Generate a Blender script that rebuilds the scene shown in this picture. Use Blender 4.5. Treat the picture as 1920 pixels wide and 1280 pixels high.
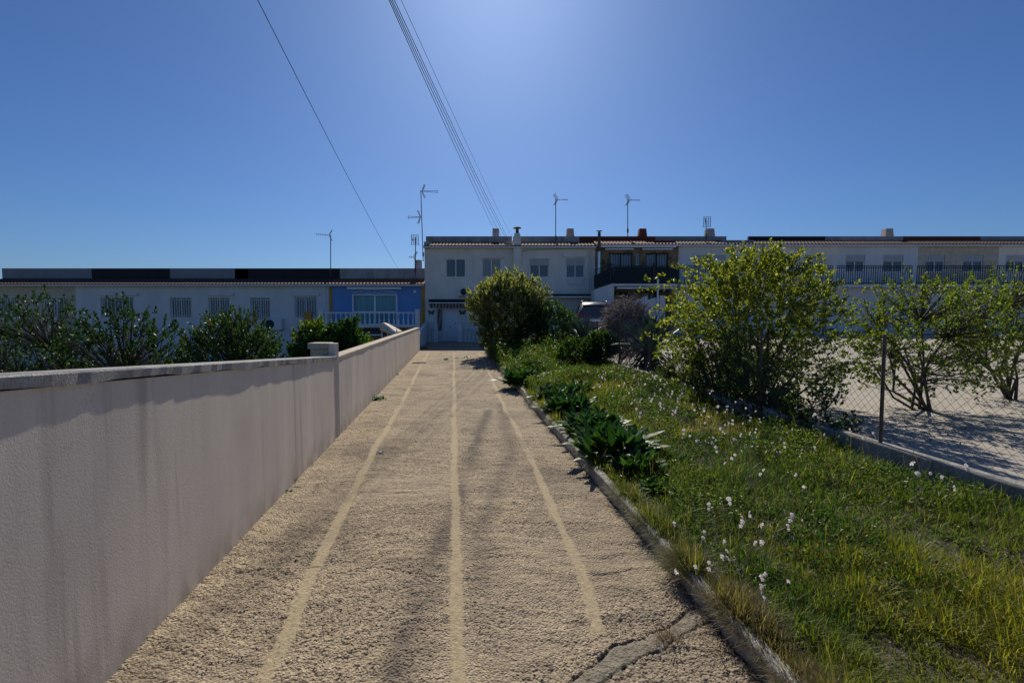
import bpy, math, random
import numpy as np
from mathutils import Vector, Matrix

for o in list(bpy.data.objects):
    bpy.data.objects.remove(o)
random.seed(7)
rng = np.random.default_rng(11)
SC = bpy.context.scene
COL = SC.collection
R = math.radians

# ------------------------------------------------------------------ camera
EYE = 1.65
FPX = 924.0
PITCH = math.atan(50 / FPX)
cam_d = bpy.data.cameras.new("camera")
cam = bpy.data.objects.new("camera", cam_d)
COL.objects.link(cam)
cam.location = (0, 0, EYE)
cam.rotation_euler = (R(90) - PITCH, 0, 0)
cam_d.sensor_width = 36
cam_d.lens = 36 * FPX / 1920
cam_d.clip_start = 0.05
cam_d.clip_end = 2000
SC.camera = cam

# ------------------------------------------------------------------ sky, sun, exposure
SUN_EL, SUN_AZ = R(37.0), R(-1.6)          # azimuth from +Y towards +X
w = bpy.data.worlds.new("World")
SC.world = w
w.use_nodes = True
nt = w.node_tree
bg = nt.nodes["Background"]
sky = nt.nodes.new("ShaderNodeTexSky")
sky.sky_type = 'NISHITA'
sky.sun_disc = False
sky.sun_elevation = SUN_EL
sky.sun_rotation = SUN_AZ
sky.altitude = 0
sky.air_density = 1.0
sky.dust_density = 0.6
sky.ozone_density = 10.0
deep = nt.nodes.new("ShaderNodeMix")
deep.data_type = 'RGBA'
deep.blend_type = 'MULTIPLY'
deep.inputs[0].default_value = 1
deep.inputs[7].default_value = (.66, .77, .90, 1)
nt.links.new(sky.outputs[0], deep.inputs[6])
nt.links.new(deep.outputs[2], bg.inputs[0])
bg.inputs[1].default_value = 0.072
sd = bpy.data.lights.new("sun", 'SUN')
sd.energy = 4.5
sd.angle = R(0.5)
sd.color = (1.0, 0.92, 0.79)
sun = bpy.data.objects.new("sun", sd)
COL.objects.link(sun)
sv = Vector((math.sin(SUN_AZ) * math.cos(SUN_EL), math.cos(SUN_AZ) * math.cos(SUN_EL), math.sin(SUN_EL)))
sun.rotation_euler = (-sv).to_track_quat('-Z', 'Y').to_euler()
sun.location = (0, 10, 20)
SC.view_settings.view_transform = 'Standard'
SC.view_settings.look = 'None'
SC.view_settings.exposure = 0.14
SC.view_settings.gamma = 1
SC.render.engine = 'CYCLES'


# ------------------------------------------------------------------ picture geometry
def at(px, py, Y):
    cp, sp = math.cos(PITCH), math.sin(PITCH)
    a, b = px - 960, 640 - py
    v = Vector((a, b * sp + FPX * cp, b * cp - FPX * sp))
    t = Y / v.y
    return Vector((v.x * t, Y, EYE + v.z * t))


def gnd(px, py, z=0.0):
    cp, sp = math.cos(PITCH), math.sin(PITCH)
    a, b = px - 960, 640 - py
    v = Vector((a, b * sp + FPX * cp, b * cp - FPX * sp))
    t = (z - EYE) / v.z
    return Vector((v.x * t, v.y * t, z))


VP = 0.118            # the drive drifts left by this much per metre


def DX(D, Y):
    return D - VP * Y


# ------------------------------------------------------------------ object helpers
def tag(o, label=None, cat=None, group=None, kind=None):
    if label: o["label"] = label
    if cat: o["category"] = cat
    if group: o["group"] = group
    if kind: o["kind"] = kind
    return o


def empty(name, loc, label, cat, group=None, rz=0):
    o = bpy.data.objects.new(name, None)
    COL.objects.link(o)
    o.location = loc
    o.rotation_euler = (0, 0, rz)
    o.empty_display_size = 0.2
    return tag(o, label, cat, group)


def link(name, me, mat, parent=None):
    o = bpy.data.objects.new(name, me)
    COL.objects.link(o)
    if mat is not None:
        me.materials.clear()
        me.materials.append(mat)
    if parent is not None:
        p = parent
        loc = Vector((0, 0, 0))
        # parents are only translated or z-rotated: express world-space meshes in the parent frame
        o.parent = p
        M = Matrix.Identity(4)
        q = p
        chain = []
        while q is not None:
            chain.append(q)
            q = q.parent
        for q in reversed(chain):
            M = M @ Matrix.LocRotScale(q.location, q.rotation_euler, q.scale)
        me.transform(M.inverted())
    return o


class MB:
    def __init__(self):
        self.v, self.f = [], []

    def quad(self, a, b, c, d):
        n = len(self.v)
        self.v += [tuple(a), tuple(b), tuple(c), tuple(d)]
        self.f.append((n, n + 1, n + 2, n + 3))
        return self

    def box(self, x0, x1, y0, y1, z0, z1):
        n = len(self.v)
        self.v += [(x0, y0, z0), (x1, y0, z0), (x1, y1, z0), (x0, y1, z0), (x0, y0, z1), (x1, y0, z1), (x1, y1, z1), (x0, y1, z1)]
        for q in ((0, 3, 2, 1), (4, 5, 6, 7), (0, 1, 5, 4), (1, 2, 6, 5), (2, 3, 7, 6), (3, 0, 4, 7)):
            self.f.append(tuple(n + i for i in q))
        return self

    def pbox(self, px0, py0, px1, py1, Y, d, dz=0):
        """box whose front face fills a picture rectangle at distance Y, d deep"""
        a, b = at(px0, py1, Y), at(px1, py0, Y)
        return self.box(a.x, b.x, Y, Y + d, a.z - dz, b.z)

    def hull(self, pts_bottom, pts_top):
        n = len(self.v)
        k = len(pts_bottom)
        self.v += [tuple(p) for p in pts_bottom] + [tuple(p) for p in pts_top]
        self.f.append(tuple(n + i for i in reversed(range(k))))
        self.f.append(tuple(n + k + i for i in range(k)))
        for i in range(k):
            j = (i + 1) % k
            self.f.append((n + i, n + j, n + k + j, n + k + i))
        return self

    def prism(self, poly, y0, y1):
        """polygon of (x, z) extruded from y0 to y1"""
        return self.hull([(x, y0, z) for x, z in poly], [(x, y1, z) for x, z in poly])

    def tube(self, p0, p1, r0, r1=None, n=8, cap=True):
        r1 = r0 if r1 is None else r1
        p0, p1 = Vector(p0), Vector(p1)
        d = (p1 - p0).normalized()
        u = d.orthogonal().normalized()
        w_ = d.cross(u)
        b = len(self.v)
        for p, r in ((p0, r0), (p1, r1)):
            for i in range(n):
                a = 2 * math.pi * i / n
                self.v.append(tuple(p + (u * math.cos(a) + w_ * math.sin(a)) * r))
        for i in range(n):
            j = (i + 1) % n
            self.f.append((b + i, b + j, b + n + j, b + n + i))
        if cap:
            self.f.append(tuple(b + i for i in reversed(range(n))))
            self.f.append(tuple(b + n + i for i in range(n)))
        return self

    def path(self, pts, r, n=6):
        for a, b in zip(pts[:-1], pts[1:]):
            self.tube(a, b, r, r, n, True)
        return self

    def lathe(self, cx, cy, prof, n=12, sq=False):
        b = len(self.v)
        for r, z in prof:
            for i in range(n):
                a = 2 * math.pi * (i + .5) / n
                self.v.append((cx + r * math.cos(a), cy + r * math.sin(a), z))
        for k in range(len(prof) - 1):
            for i in range(n):
                j = (i + 1) % n
                self.f.append((b + k * n + i, b + k * n + j, b + (k + 1) * n + j, b + (k + 1) * n + i))
        self.f.append(tuple(b + i for i in reversed(range(n))))
        m = (len(prof) - 1) * n
        self.f.append(tuple(b + m + i for i in range(n)))
        return self

    def build(self, name, mat, parent=None, smooth=False, bevel=0):
        me = bpy.data.meshes.new(name)
        me.from_pydata(self.v, [], self.f)
        me.update()
        o = link(name, me, mat, parent)
        if smooth:
            me.polygons.foreach_set("use_smooth", [True] * len(me.polygons))
        if bevel:
            m = o.modifiers.new("bevel", 'BEVEL')
            m.width = bevel
            m.segments = 2
            m.limit_method = 'ANGLE'
        return o


def fast_mesh(name, V, F, mat, parent=None, col=None, smooth=False, attrs=None):
    """V (n,3), F (m,3|4); col (n,3) per-vertex own colour"""
    V = np.asarray(V, np.float32)
    F = np.asarray(F, np.int32)
    me = bpy.data.meshes.new(name)
    k = F.shape[1]
    me.vertices.add(len(V))
    me.vertices.foreach_set("co", V.ravel())
    me.loops.add(F.size)
    me.loops.foreach_set("vertex_index", F.ravel())
    me.polygons.add(len(F))
    me.polygons.foreach_set("loop_start", np.arange(0, F.size, k, dtype=np.int32))
    me.polygons.foreach_set("loop_total", np.full(len(F), k, np.int32))
    if smooth:
        me.polygons.foreach_set("use_smooth", np.ones(len(F), bool))
    me.update(calc_edges=True)
    if col is not None:
        a = me.attributes.new("tint", 'FLOAT_COLOR', 'POINT')
        c = np.ones((len(V), 4), np.float32)
        c[:, :3] = col
        a.data.foreach_set("color", c.ravel())
    for an, av in (attrs or {}).items():
        a = me.attributes.new(an, 'FLOAT', 'POINT')
        a.data.foreach_set("value", np.asarray(av, np.float32).ravel())
    return link(name, me, mat, parent)


# ------------------------------------------------------------------ numpy noise
def _h(ix, iy, s):
    n = (ix.astype(np.int64) * 374761393 + iy.astype(np.int64) * 668265263 + s * 1442695041) & 0x7fffffff
    n = ((n ^ (n >> 13)) * 1274126177) & 0x7fffffff
    n = ((n ^ (n >> 16)) * 1911520717) & 0x7fffffff
    return ((n >> 8) & 0xffff) / 65535.0


def vnoise(x, y, s=0):
    ix, iy = np.floor(x), np.floor(y)
    fx, fy = x - ix, y - iy
    fx = fx * fx * (3 - 2 * fx)
    fy = fy * fy * (3 - 2 * fy)
    a = _h(ix, iy, s) * (1 - fx) + _h(ix + 1, iy, s) * fx
    b = _h(ix, iy + 1, s) * (1 - fx) + _h(ix + 1, iy + 1, s) * fx
    return a * (1 - fy) + b * fy


def fbm(x, y, o=4, s=0):
    t, a, n = 0, .5, 0
    for i in range(o):
        t = t + a * vnoise(x * 2 ** i, y * 2 ** i, s + i * 17)
        n += a
        a *= .5
    return t / n


def cells(x, y, s=0):
    """distance to nearest jittered point, and that point's random value"""
    ix, iy = np.floor(x), np.floor(y)
    best = np.full(x.shape, 9.0)
    val = np.zeros(x.shape)
    for dx in (-1, 0, 1):
        for dy in (-1, 0, 1):
            cx, cy = ix + dx, iy + dy
            qx = cx + _h(cx, cy, s)
            qy = cy + _h(cx, cy, s + 5)
            d = np.hypot(x - qx, y - qy)
            m = d < best
            best = np.where(m, d, best)
            val = np.where(m, _h(cx, cy, s + 9), val)
    return best, val


def polydist(x, y, pts):
    best = np.full(x.shape, 99.0)
    for (ax, ay), (bx, by) in zip(pts[:-1], pts[1:]):
        dx, dy = bx - ax, by - ay
        t = np.clip(((x - ax) * dx + (y - ay) * dy) / (dx * dx + dy * dy), 0, 1)
        best = np.minimum(best, np.hypot(x - ax - t * dx, y - ay - t * dy))
    return best


# ------------------------------------------------------------------ materials
def newmat(name):
    m = bpy.data.materials.new(name)
    m.use_nodes = True
    n = m.node_tree
    return m, n, n.nodes["Principled BSDF"]


def pmat(name, c1, c2=None, scale=4, rough=.8, bump=.0, bscale=40, stretch=(1, 1, 1), metal=0, spec=.4, contrast=(.35, .65), bdist=.02, fine=0):
    m, n, b = newmat(name)
    L = n.links
    g = n.nodes.new("ShaderNodeNewGeometry")
    mp = n.nodes.new("ShaderNodeMapping")
    mp.inputs['Scale'].default_value = stretch
    L.new(g.outputs['Position'], mp.inputs[0])
    c2 = c2 or tuple(x * .8 for x in c1)
    ns = n.nodes.new("ShaderNodeTexNoise")
    ns.inputs['Scale'].default_value = scale
    ns.inputs['Detail'].default_value = 7
    ns.inputs['Roughness'].default_value = .62
    L.new(mp.outputs[0], ns.inputs[0])
    cr = n.nodes.new("ShaderNodeMapRange")
    cr.inputs[1].default_value, cr.inputs[2].default_value = contrast
    L.new(ns.outputs[0], cr.inputs[0])
    mx = n.nodes.new("ShaderNodeMix")
    mx.data_type = 'RGBA'
    mx.inputs[6].default_value = (*c1, 1)
    mx.inputs[7].default_value = (*c2, 1)
    L.new(cr.outputs[0], mx.inputs[0])
    out = mx.outputs[2]
    if fine:
        nf = n.nodes.new("ShaderNodeTexNoise")
        nf.inputs['Scale'].default_value = bscale * 1.5
        nf.inputs['Detail'].default_value = 3
        L.new(g.outputs['Position'], nf.inputs[0])
        r2 = n.nodes.new("ShaderNodeMapRange")
        r2.inputs[1].default_value, r2.inputs[2].default_value = .3, .7
        r2.inputs[3].default_value, r2.inputs[4].default_value = 1 - fine, 1 + fine
        L.new(nf.outputs[0], r2.inputs[0])
        vm = n.nodes.new("ShaderNodeVectorMath")
        vm.operation = 'SCALE'
        L.new(out, vm.inputs[0])
        L.new(r2.outputs[0], vm.inputs['Scale'])
        out = vm.outputs[0]
    L.new(out, b.inputs['Base Color'])
    b.inputs['Roughness'].default_value = rough
    b.inputs['Metallic'].default_value = metal
    b.inputs['Specular IOR Level'].default_value = spec
    if bump:
        nb = n.nodes.new("ShaderNodeTexNoise")
        nb.inputs['Scale'].default_value = bscale
        nb.inputs['Detail'].default_value = 6
        L.new(g.outputs['Position'], nb.inputs[0])
        bp = n.nodes.new("ShaderNodeBump")
        bp.inputs['Strength'].default_value = bump
        bp.inputs['Distance'].default_value = bdist
        L.new(nb.outputs[0], bp.inputs['Height'])
        L.new(bp.outputs[0], b.inputs['Normal'])
    return m


def leafmat(name, rough=.42, trans=.4, spec=.4, tcol=(1.25, 1.3, .55)):
    """leaf: own colour from the mesh's tint, light passes through"""
    m, n, b = newmat(name)
    L = n.links
    a = n.nodes.new("ShaderNodeAttribute")
    a.attribute_name = "tint"
    L.new(a.outputs['Color'], b.inputs['Base Color'])
    b.inputs['Roughness'].default_value = rough
    b.inputs['Specular IOR Level'].default_value = spec
    t = n.nodes.new("ShaderNodeBsdfTranslucent")
    vm = n.nodes.new("ShaderNodeVectorMath")
    vm.operation = 'MULTIPLY'
    vm.inputs[1].default_value = tcol
    L.new(a.outputs['Color'], vm.inputs[0])
    L.new(vm.outputs[0], t.inputs[0])
    mx = n.nodes.new("ShaderNodeMixShader")
    mx.inputs[0].default_value = trans
    L.new(b.outputs[0], mx.inputs[1])
    L.new(t.outputs[0], mx.inputs[2])
    L.new(mx.outputs[0], n.nodes["Material Output"].inputs[0])
    return m


def glassmat(name):
    m, n, b = newmat(name)
    L = n.links
    fr = n.nodes.new("ShaderNodeFresnel")
    fr.inputs[0].default_value = 1.45
    tr = n.nodes.new("ShaderNodeBsdfTransparent")
    tr.inputs[0].default_value = (.85, .9, .92, 1)
    gl = n.nodes.new("ShaderNodeBsdfGlossy")
    gl.inputs['Roughness'].default_value = .03
    mx = n.nodes.new("ShaderNodeMixShader")
    L.new(fr.outputs[0], mx.inputs[0])
    L.new(tr.outputs[0], mx.inputs[1])
    L.new(gl.outputs[0], mx.inputs[2])
    L.new(mx.outputs[0], n.nodes["Material Output"].inputs[0])
    return m


def stonemat(name):
    """irregular tawny cladding stones with pale joints"""
    m, n, b = newmat(name)
    L = n.links
    g = n.nodes.new("ShaderNodeNewGeometry")
    v = n.nodes.new("ShaderNodeTexVoronoi")
    v.inputs['Scale'].default_value = 3.2
    L.new(g.outputs['Position'], v.inputs[0])
    e = n.nodes.new("ShaderNodeTexVoronoi")
    e.feature = 'DISTANCE_TO_EDGE'
    e.inputs['Scale'].default_value = 3.2
    L.new(g.outputs['Position'], e.inputs[0])
    r = n.nodes.new("ShaderNodeValToRGB")
    r.color_ramp.elements[0].color = (.12, .075, .04, 1)
    r.color_ramp.elements[1].color = (.34, .23, .12, 1)
    s = n.nodes.new("ShaderNodeSeparateColor")
    L.new(v.outputs['Color'], s.inputs[0])
    L.new(s.outputs[0], r.inputs[0])
    mr = n.nodes.new("ShaderNodeMapRange")
    mr.inputs[1].default_value, mr.inputs[2].default_value = .02, .06
    L.new(e.outputs['Distance'], mr.inputs[0])
    mx = n.nodes.new("ShaderNodeMix")
    mx.data_type = 'RGBA'
    mx.inputs[6].default_value = (.3, .25, .18, 1)
    L.new(mr.outputs[0], mx.inputs[0])
    L.new(r.outputs[0], mx.inputs[7])
    L.new(mx.outputs[2], b.inputs['Base Color'])
    b.inputs['Roughness'].default_value = .85
    bp = n.nodes.new("ShaderNodeBump")
    bp.inputs['Strength'].default_value = .6
    bp.inputs['Distance'].default_value = .04
    L.new(mr.outputs[0], bp.inputs['Height'])
    L.new(bp.outputs[0], b.inputs['Normal'])
    return m


def drivemat():
    """washed coarse concrete; the mesh carries where the smooth mortar bands, stains and darker hollows lie"""
    m, n, b = newmat("washed_concrete")
    L = n.links

    def att(nm):
        a = n.nodes.new("ShaderNodeAttribute")
        a.attribute_name = nm
        return a.outputs['Fac']

    def mix(f, a, c):
        x = n.nodes.new("ShaderNodeMix")
        x.data_type = 'RGBA'
        L.new(f, x.inputs[0])
        for i, q in ((6, a), (7, c)):
            if isinstance(q, tuple): x.inputs[i].default_value = (*q, 1)
            else: L.new(q, x.inputs[i])
        return x.outputs[2]

    def ramp(src, lo, hi, a=0, z=1):
        x = n.nodes.new("ShaderNodeMapRange")
        x.inputs[1].default_value, x.inputs[2].default_value = lo, hi
        x.inputs[3].default_value, x.inputs[4].default_value = a, z
        L.new(src, x.inputs[0])
        return x.outputs[0]
    g = n.nodes.new("ShaderNodeNewGeometry").outputs['Position']

    def noise(sc, det=6, ro=.6):
        x = n.nodes.new("ShaderNodeTexNoise")
        x.inputs['Scale'].default_value = sc
        x.inputs['Detail'].default_value = det
        x.inputs['Roughness'].default_value = ro
        L.new(g, x.inputs[0])
        return x.outputs[0]
    v = n.nodes.new("ShaderNodeTexVoronoi")
    v.inputs['Scale'].default_value = 80
    L.new(g, v.inputs[0])
    sep = n.nodes.new("ShaderNodeSeparateColor")
    L.new(v.outputs['Color'], sep.inputs[0])
    cem = mix(ramp(noise(1.1), .35, .65), (.36, .285, .19), (.49, .395, .26))
    peb = mix(sep.outputs[0], (.17, .13, .09), (.56, .46, .33))
    rough_c = mix(ramp(noise(30, 4), .38, .62, .25, .85), cem, peb)
    rough_c = mix(ramp(noise(3.5, 3), .5, .75, 0, .45), rough_c, (.15, .12, .095))
    rough_c = mix(att("dark_tone"), rough_c, (.12, .10, .085))
    band = mix(ramp(noise(40, 5, .75), .38, .64), (.50, .41, .25), (.30, .235, .15))
    c = mix(ramp(att("strip"), 0, 1, 0, .72), rough_c, band)
    mort = mix(ramp(noise(22), .35, .7), (.17, .15, .11), (.30, .265, .205))
    c = mix(att("mortar"), c, mort)
    c = mix(att("crack"), c, (.05, .042, .033))
    L.new(c, b.inputs['Base Color'])
    b.inputs['Roughness'].default_value = .93
    b.inputs['Specular IOR Level'].default_value = .2
    h1 = n.nodes.new("ShaderNodeMath")
    h1.operation = 'SUBTRACT'
    h1.inputs[0].default_value = 1
    L.new(v.outputs['Distance'], h1.inputs[1])
    h2 = n.nodes.new("ShaderNodeMath")
    h2.operation = 'MULTIPLY'
    L.new(h1.outputs[0], h2.inputs[0])
    L.new(ramp(att("smooth"), 0, 1, 1, .12), h2.inputs[1])
    h3 = n.nodes.new("ShaderNodeMath")
    h3.operation = 'ADD'
    L.new(h2.outputs[0], h3.inputs[0])
    L.new(noise(45, 5, .7), h3.inputs[1])
    bp = n.nodes.new("ShaderNodeBump")
    bp.inputs['Strength'].default_value = .85
    bp.inputs['Distance'].default_value = .012
    L.new(h3.outputs[0], bp.inputs['Height'])
    L.new(bp.outputs[0], b.inputs['Normal'])
    return m


M = dict(
    drive=drivemat(),
    stucco_wall=pmat("streaked_render", (.78, .69, .58), (.60, .52, .44), 1.7, .92, .3, 130, (1, 1.0, .14), bdist=.005, contrast=(.32, .70), fine=.08),
    coping=pmat("coping_mortar", (.50, .43, .33), (.36, .31, .24), 6, .9, .4, 60, fine=.15, bdist=.008),
    rough_coping=pmat("grainy_coping", (.42, .41, .39), (.25, .245, .235), 9, .9, .8, 110, fine=.3, bdist=.012),
    kerb=pmat("kerb_concrete", (.36, .34, .30), (.17, .16, .14), 9, .92, .7, 45, (1, 1, .25), fine=.25, bdist=.014),
    soil=pmat("soil", (.10, .08, .05), (.05, .045, .03), 6, .95, .8, 30, fine=.3),
    yard=pmat("pale_yard", (.42, .38, .32), (.33, .30, .25), 1.5, .9, .3, 30, fine=.1),
    ground=pmat("garden_ground", (.14, .12, .07), (.08, .085, .04), 1.2, .95, .3, 8),
    white_house=pmat("white_render", (.84, .79, .71), (.72, .675, .60), 1.3, .9, .45, 28, (1, 1, .45), bdist=.03, fine=.05),
    bright_house=pmat("painted_render", (.74, .735, .73), (.64, .64, .635), 1.0, .9, .2, 40, (1, 1, .4)),
    blue=pmat("blue_paint", (.16, .32, .62), (.14, .285, .57), .8, .75, .15, 60),
    ochre=pmat("ochre_paint", (.50, .29, .075), (.42, .24, .06), 2, .8),
    parapet=pmat("weathered_parapet", (.46, .43, .41), (.27, .25, .24), 1.6, .92, .3, 20, (1, 1, .6), fine=.12),
    grey_parapet=pmat("grey_parapet", (.30, .30, .31), (.26, .26, .27), 1.4, .9),
    dark_parapet=pmat("dark_waterproofing", (.028, .018, .020), (.018, .013, .015), 2, .7),
    red_parapet=pmat("red_waterproofing", (.17, .045, .028), (.12, .035, .024), 2.5, .85),
    tile=pmat("clay_tile", (.30, .12, .07), (.16, .075, .05), 5, .85, fine=.2),
    dark_tile=pmat("old_clay_tile", (.13, .07, .055), (.07, .045, .04), 5, .85, fine=.2),
    white=pmat("white_plastic", (.84, .84, .85), (.78, .79, .80), 3, .5),
    baluster=pmat("white_cast_stone", (.82, .82, .81), (.72, .72, .72), 5, .8),
    shutter=pmat("shutter_slats", (.55, .55, .54), (.49, .49, .48), 1, .6, stretch=(.1, .1, 60)),
    curtain=pmat("grey_curtain", (.30, .33, .37), (.24, .27, .31), 3, .9, stretch=(8, 8, .3)),
    cyan_curtain=pmat("turquoise_curtain", (.30, .66, .74), (.16, .42, .50), 2.5, .9, stretch=(9, 1, .2)),
    pale_curtain=pmat("white_curtain", (.6, .62, .66), (.46, .48, .52), 2.5, .9, stretch=(6, 1, .3)),
    interior=pmat("dark_interior", (.03, .035, .04), (.02, .022, .025), 2, .9),
    glass=glassmat("window_glass"),
    stone=stonemat("stone_cladding"),
    iron=pmat("black_iron", (.015, .015, .018), (.025, .025, .028), 6, .55),
    green_mesh=pmat("green_screen", (.010, .038, .05), (.007, .026, .036), 3, .8, stretch=(20, 20, .3)),
    green_awning=pmat("green_awning", (.01, .05, .04), (.008, .035, .03), 3, .8),
    black_awning=pmat("black_awning", (.015, .013, .015), (.025, .02, .02), 3, .8),
    stripe=pmat("brown_stripe", (.10, .06, .05), (.075, .045, .04), 3, .9),
    stripe_pale=pmat("pale_stripe", (.33, .28, .27), (.27, .23, .22), 3, .9),
    steel=pmat("stainless_flue", (.55, .6, .63), (.45, .5, .52), 4, .25, metal=.9),
    rust=pmat("rusty_flue", (.14, .09, .065), (.07, .05, .04), 8, .7),
    alu=pmat("aerial_metal", (.22, .22, .22), (.11, .11, .11), 5, .5, metal=.5),
    mast=pmat("mast_metal", (.10, .10, .11), (.06, .06, .065), 5, .55, metal=.4),
    cable=pmat("cable_sheath", (.012, .012, .014), (.018, .018, .02), 5, .6),
    cream=pmat("cream_canvas", (.62, .55, .43), (.50, .43, .33), 4, .8),
    door=pmat("white_door", (.78, .80, .83), (.74, .76, .80), 3, .5),
    drain=pmat("iron_cover", (.05, .045, .04), (.08, .07, .06), 12, .95, spec=.1),
    car_paint=pmat("grey_car_paint", (.15, .135, .135), (.13, .12, .12), 2, .3, metal=.5, spec=.5),
    car_glass=pmat("tinted_glass", (.008, .009, .012), (.01, .011, .013), 2, .12, spec=.2),
    tyre=pmat("rubber", (.02, .02, .02), (.03, .03, .03), 8, .85),
    lamp_red=pmat("red_lens", (.70, .03, .04), (.5, .015, .02), 20, .2, spec=.4),
    bark=pmat("bark", (.11, .085, .06), (.055, .043, .032), 14, .9, .5, 40),
    twig=pmat("dry_twig", (.30, .25, .235), (.16, .13, .12), 10, .85),
    paper=pmat("paper_scrap", (.7, .7, .68), (.6, .6, .58), 9, .8),
    leaf=leafmat("leaf", .45, .5),
    gloss_leaf=leafmat("glossy_leaf", .5, .28, .28),
    grass=leafmat("grass_blade", .5, .55, .3),
    agave=leafmat("agave_leaf", .55, .05, .3),
    petal=leafmat("petal", .6, .45, .2, (1, 1, 1)),
)

# dirt of its own on the boundary wall: thin drips, splashed foot, hairline cracks
def wall_dirt(m):
    n = m.node_tree
    L = n.links
    b = n.nodes["Principled BSDF"]
    src = b.inputs['Base Color'].links[0].from_socket
    g = n.nodes.new("ShaderNodeNewGeometry")
    def tex(scale, st, lo, hi, det=5):
        mp = n.nodes.new("ShaderNodeMapping"); mp.inputs['Scale'].default_value = st
        L.new(g.outputs['Position'], mp.inputs[0])
        t = n.nodes.new("ShaderNodeTexNoise"); t.inputs['Scale'].default_value = scale; t.inputs['Detail'].default_value = det
        L.new(mp.outputs[0], t.inputs[0])
        r_ = n.nodes.new("ShaderNodeMapRange"); r_.inputs[1].default_value, r_.inputs[2].default_value = lo, hi
        L.new(t.outputs[0], r_.inputs[0])
        return r_.outputs[0]
    def over(src, f, k, c):
        k_ = n.nodes.new("ShaderNodeMath"); k_.operation = 'MULTIPLY'; k_.inputs[1].default_value = k
        L.new(f, k_.inputs[0])
        x = n.nodes.new("ShaderNodeMix"); x.data_type = 'RGBA'; x.inputs[7].default_value = (*c, 1)
        L.new(k_.outputs[0], x.inputs[0]); L.new(src, x.inputs[6])
        return x.outputs[2]
    src = over(src, tex(9, (1, 1, .05), .56, .72), .45, (.30, .25, .21))
    src = over(src, tex(1.3, (1, 1, 1), .52, .66), .22, (.50, .40, .36))
    sx = n.nodes.new("ShaderNodeSeparateXYZ"); L.new(g.outputs['Position'], sx.inputs[0])
    ft = n.nodes.new("ShaderNodeMapRange"); ft.inputs[1].default_value, ft.inputs[2].default_value = .26, .0
    L.new(sx.outputs[2], ft.inputs[0])
    mu = n.nodes.new("ShaderNodeMath"); mu.operation = 'MULTIPLY'
    L.new(ft.outputs[0], mu.inputs[0]); L.new(tex(7, (1, 1, .5), .35, .6), mu.inputs[1])
    src = over(src, mu.outputs[0], .6, (.30, .24, .17))
    v = n.nodes.new("ShaderNodeTexVoronoi"); v.feature = 'DISTANCE_TO_EDGE'; v.inputs['Scale'].default_value = .55
    mp = n.nodes.new("ShaderNodeMapping"); L.new(g.outputs['Position'], mp.inputs[0])
    nz = n.nodes.new("ShaderNodeTexNoise"); nz.inputs['Scale'].default_value = 3; nz.inputs['Detail'].default_value = 6
    L.new(g.outputs['Position'], nz.inputs[0])
    av = n.nodes.new("ShaderNodeVectorMath"); av.operation = 'ADD'
    L.new(mp.outputs[0], av.inputs[0]); L.new(nz.outputs[1], av.inputs[1]); L.new(av.outputs[0], v.inputs[0])
    cr = n.nodes.new("ShaderNodeMapRange"); cr.inputs[1].default_value, cr.inputs[2].default_value = .0022, .0008
    L.new(v.outputs['Distance'], cr.inputs[0])
    src = over(src, cr.outputs[0], .22, (.25, .22, .18))
    L.new(src, b.inputs['Base Color'])


wall_dirt(M['stucco_wall'])

# ------------------------------------------------------------------ SETTING: terrain
g = MB()
g.box(-300, 300, -60, 500, -2.0, -1.55)
tag(g.build("ground", M['ground']), kind="structure")
# raised terrace the drive and the two-storey row stand on
tb = MB()
wl = lambda Y, off=0: DX(-1.64, Y) + off
tb.hull([(wl(-8), -8, -1.9), (80, -8, -1.9), (80, 60, -1.9), (wl(31), 60, -1.9), (wl(31), 31, -1.9)],
        [(wl(-8), -8, -.05), (80, -8, -.05), (80, 60, -.05), (wl(31), 60, -.05), (wl(31), 31, -.05)])
tag(tb.build("terrace_terrain", M['soil']), kind="structure")

# ------------------------------------------------------------------ the drive
KD = 1.38


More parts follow.
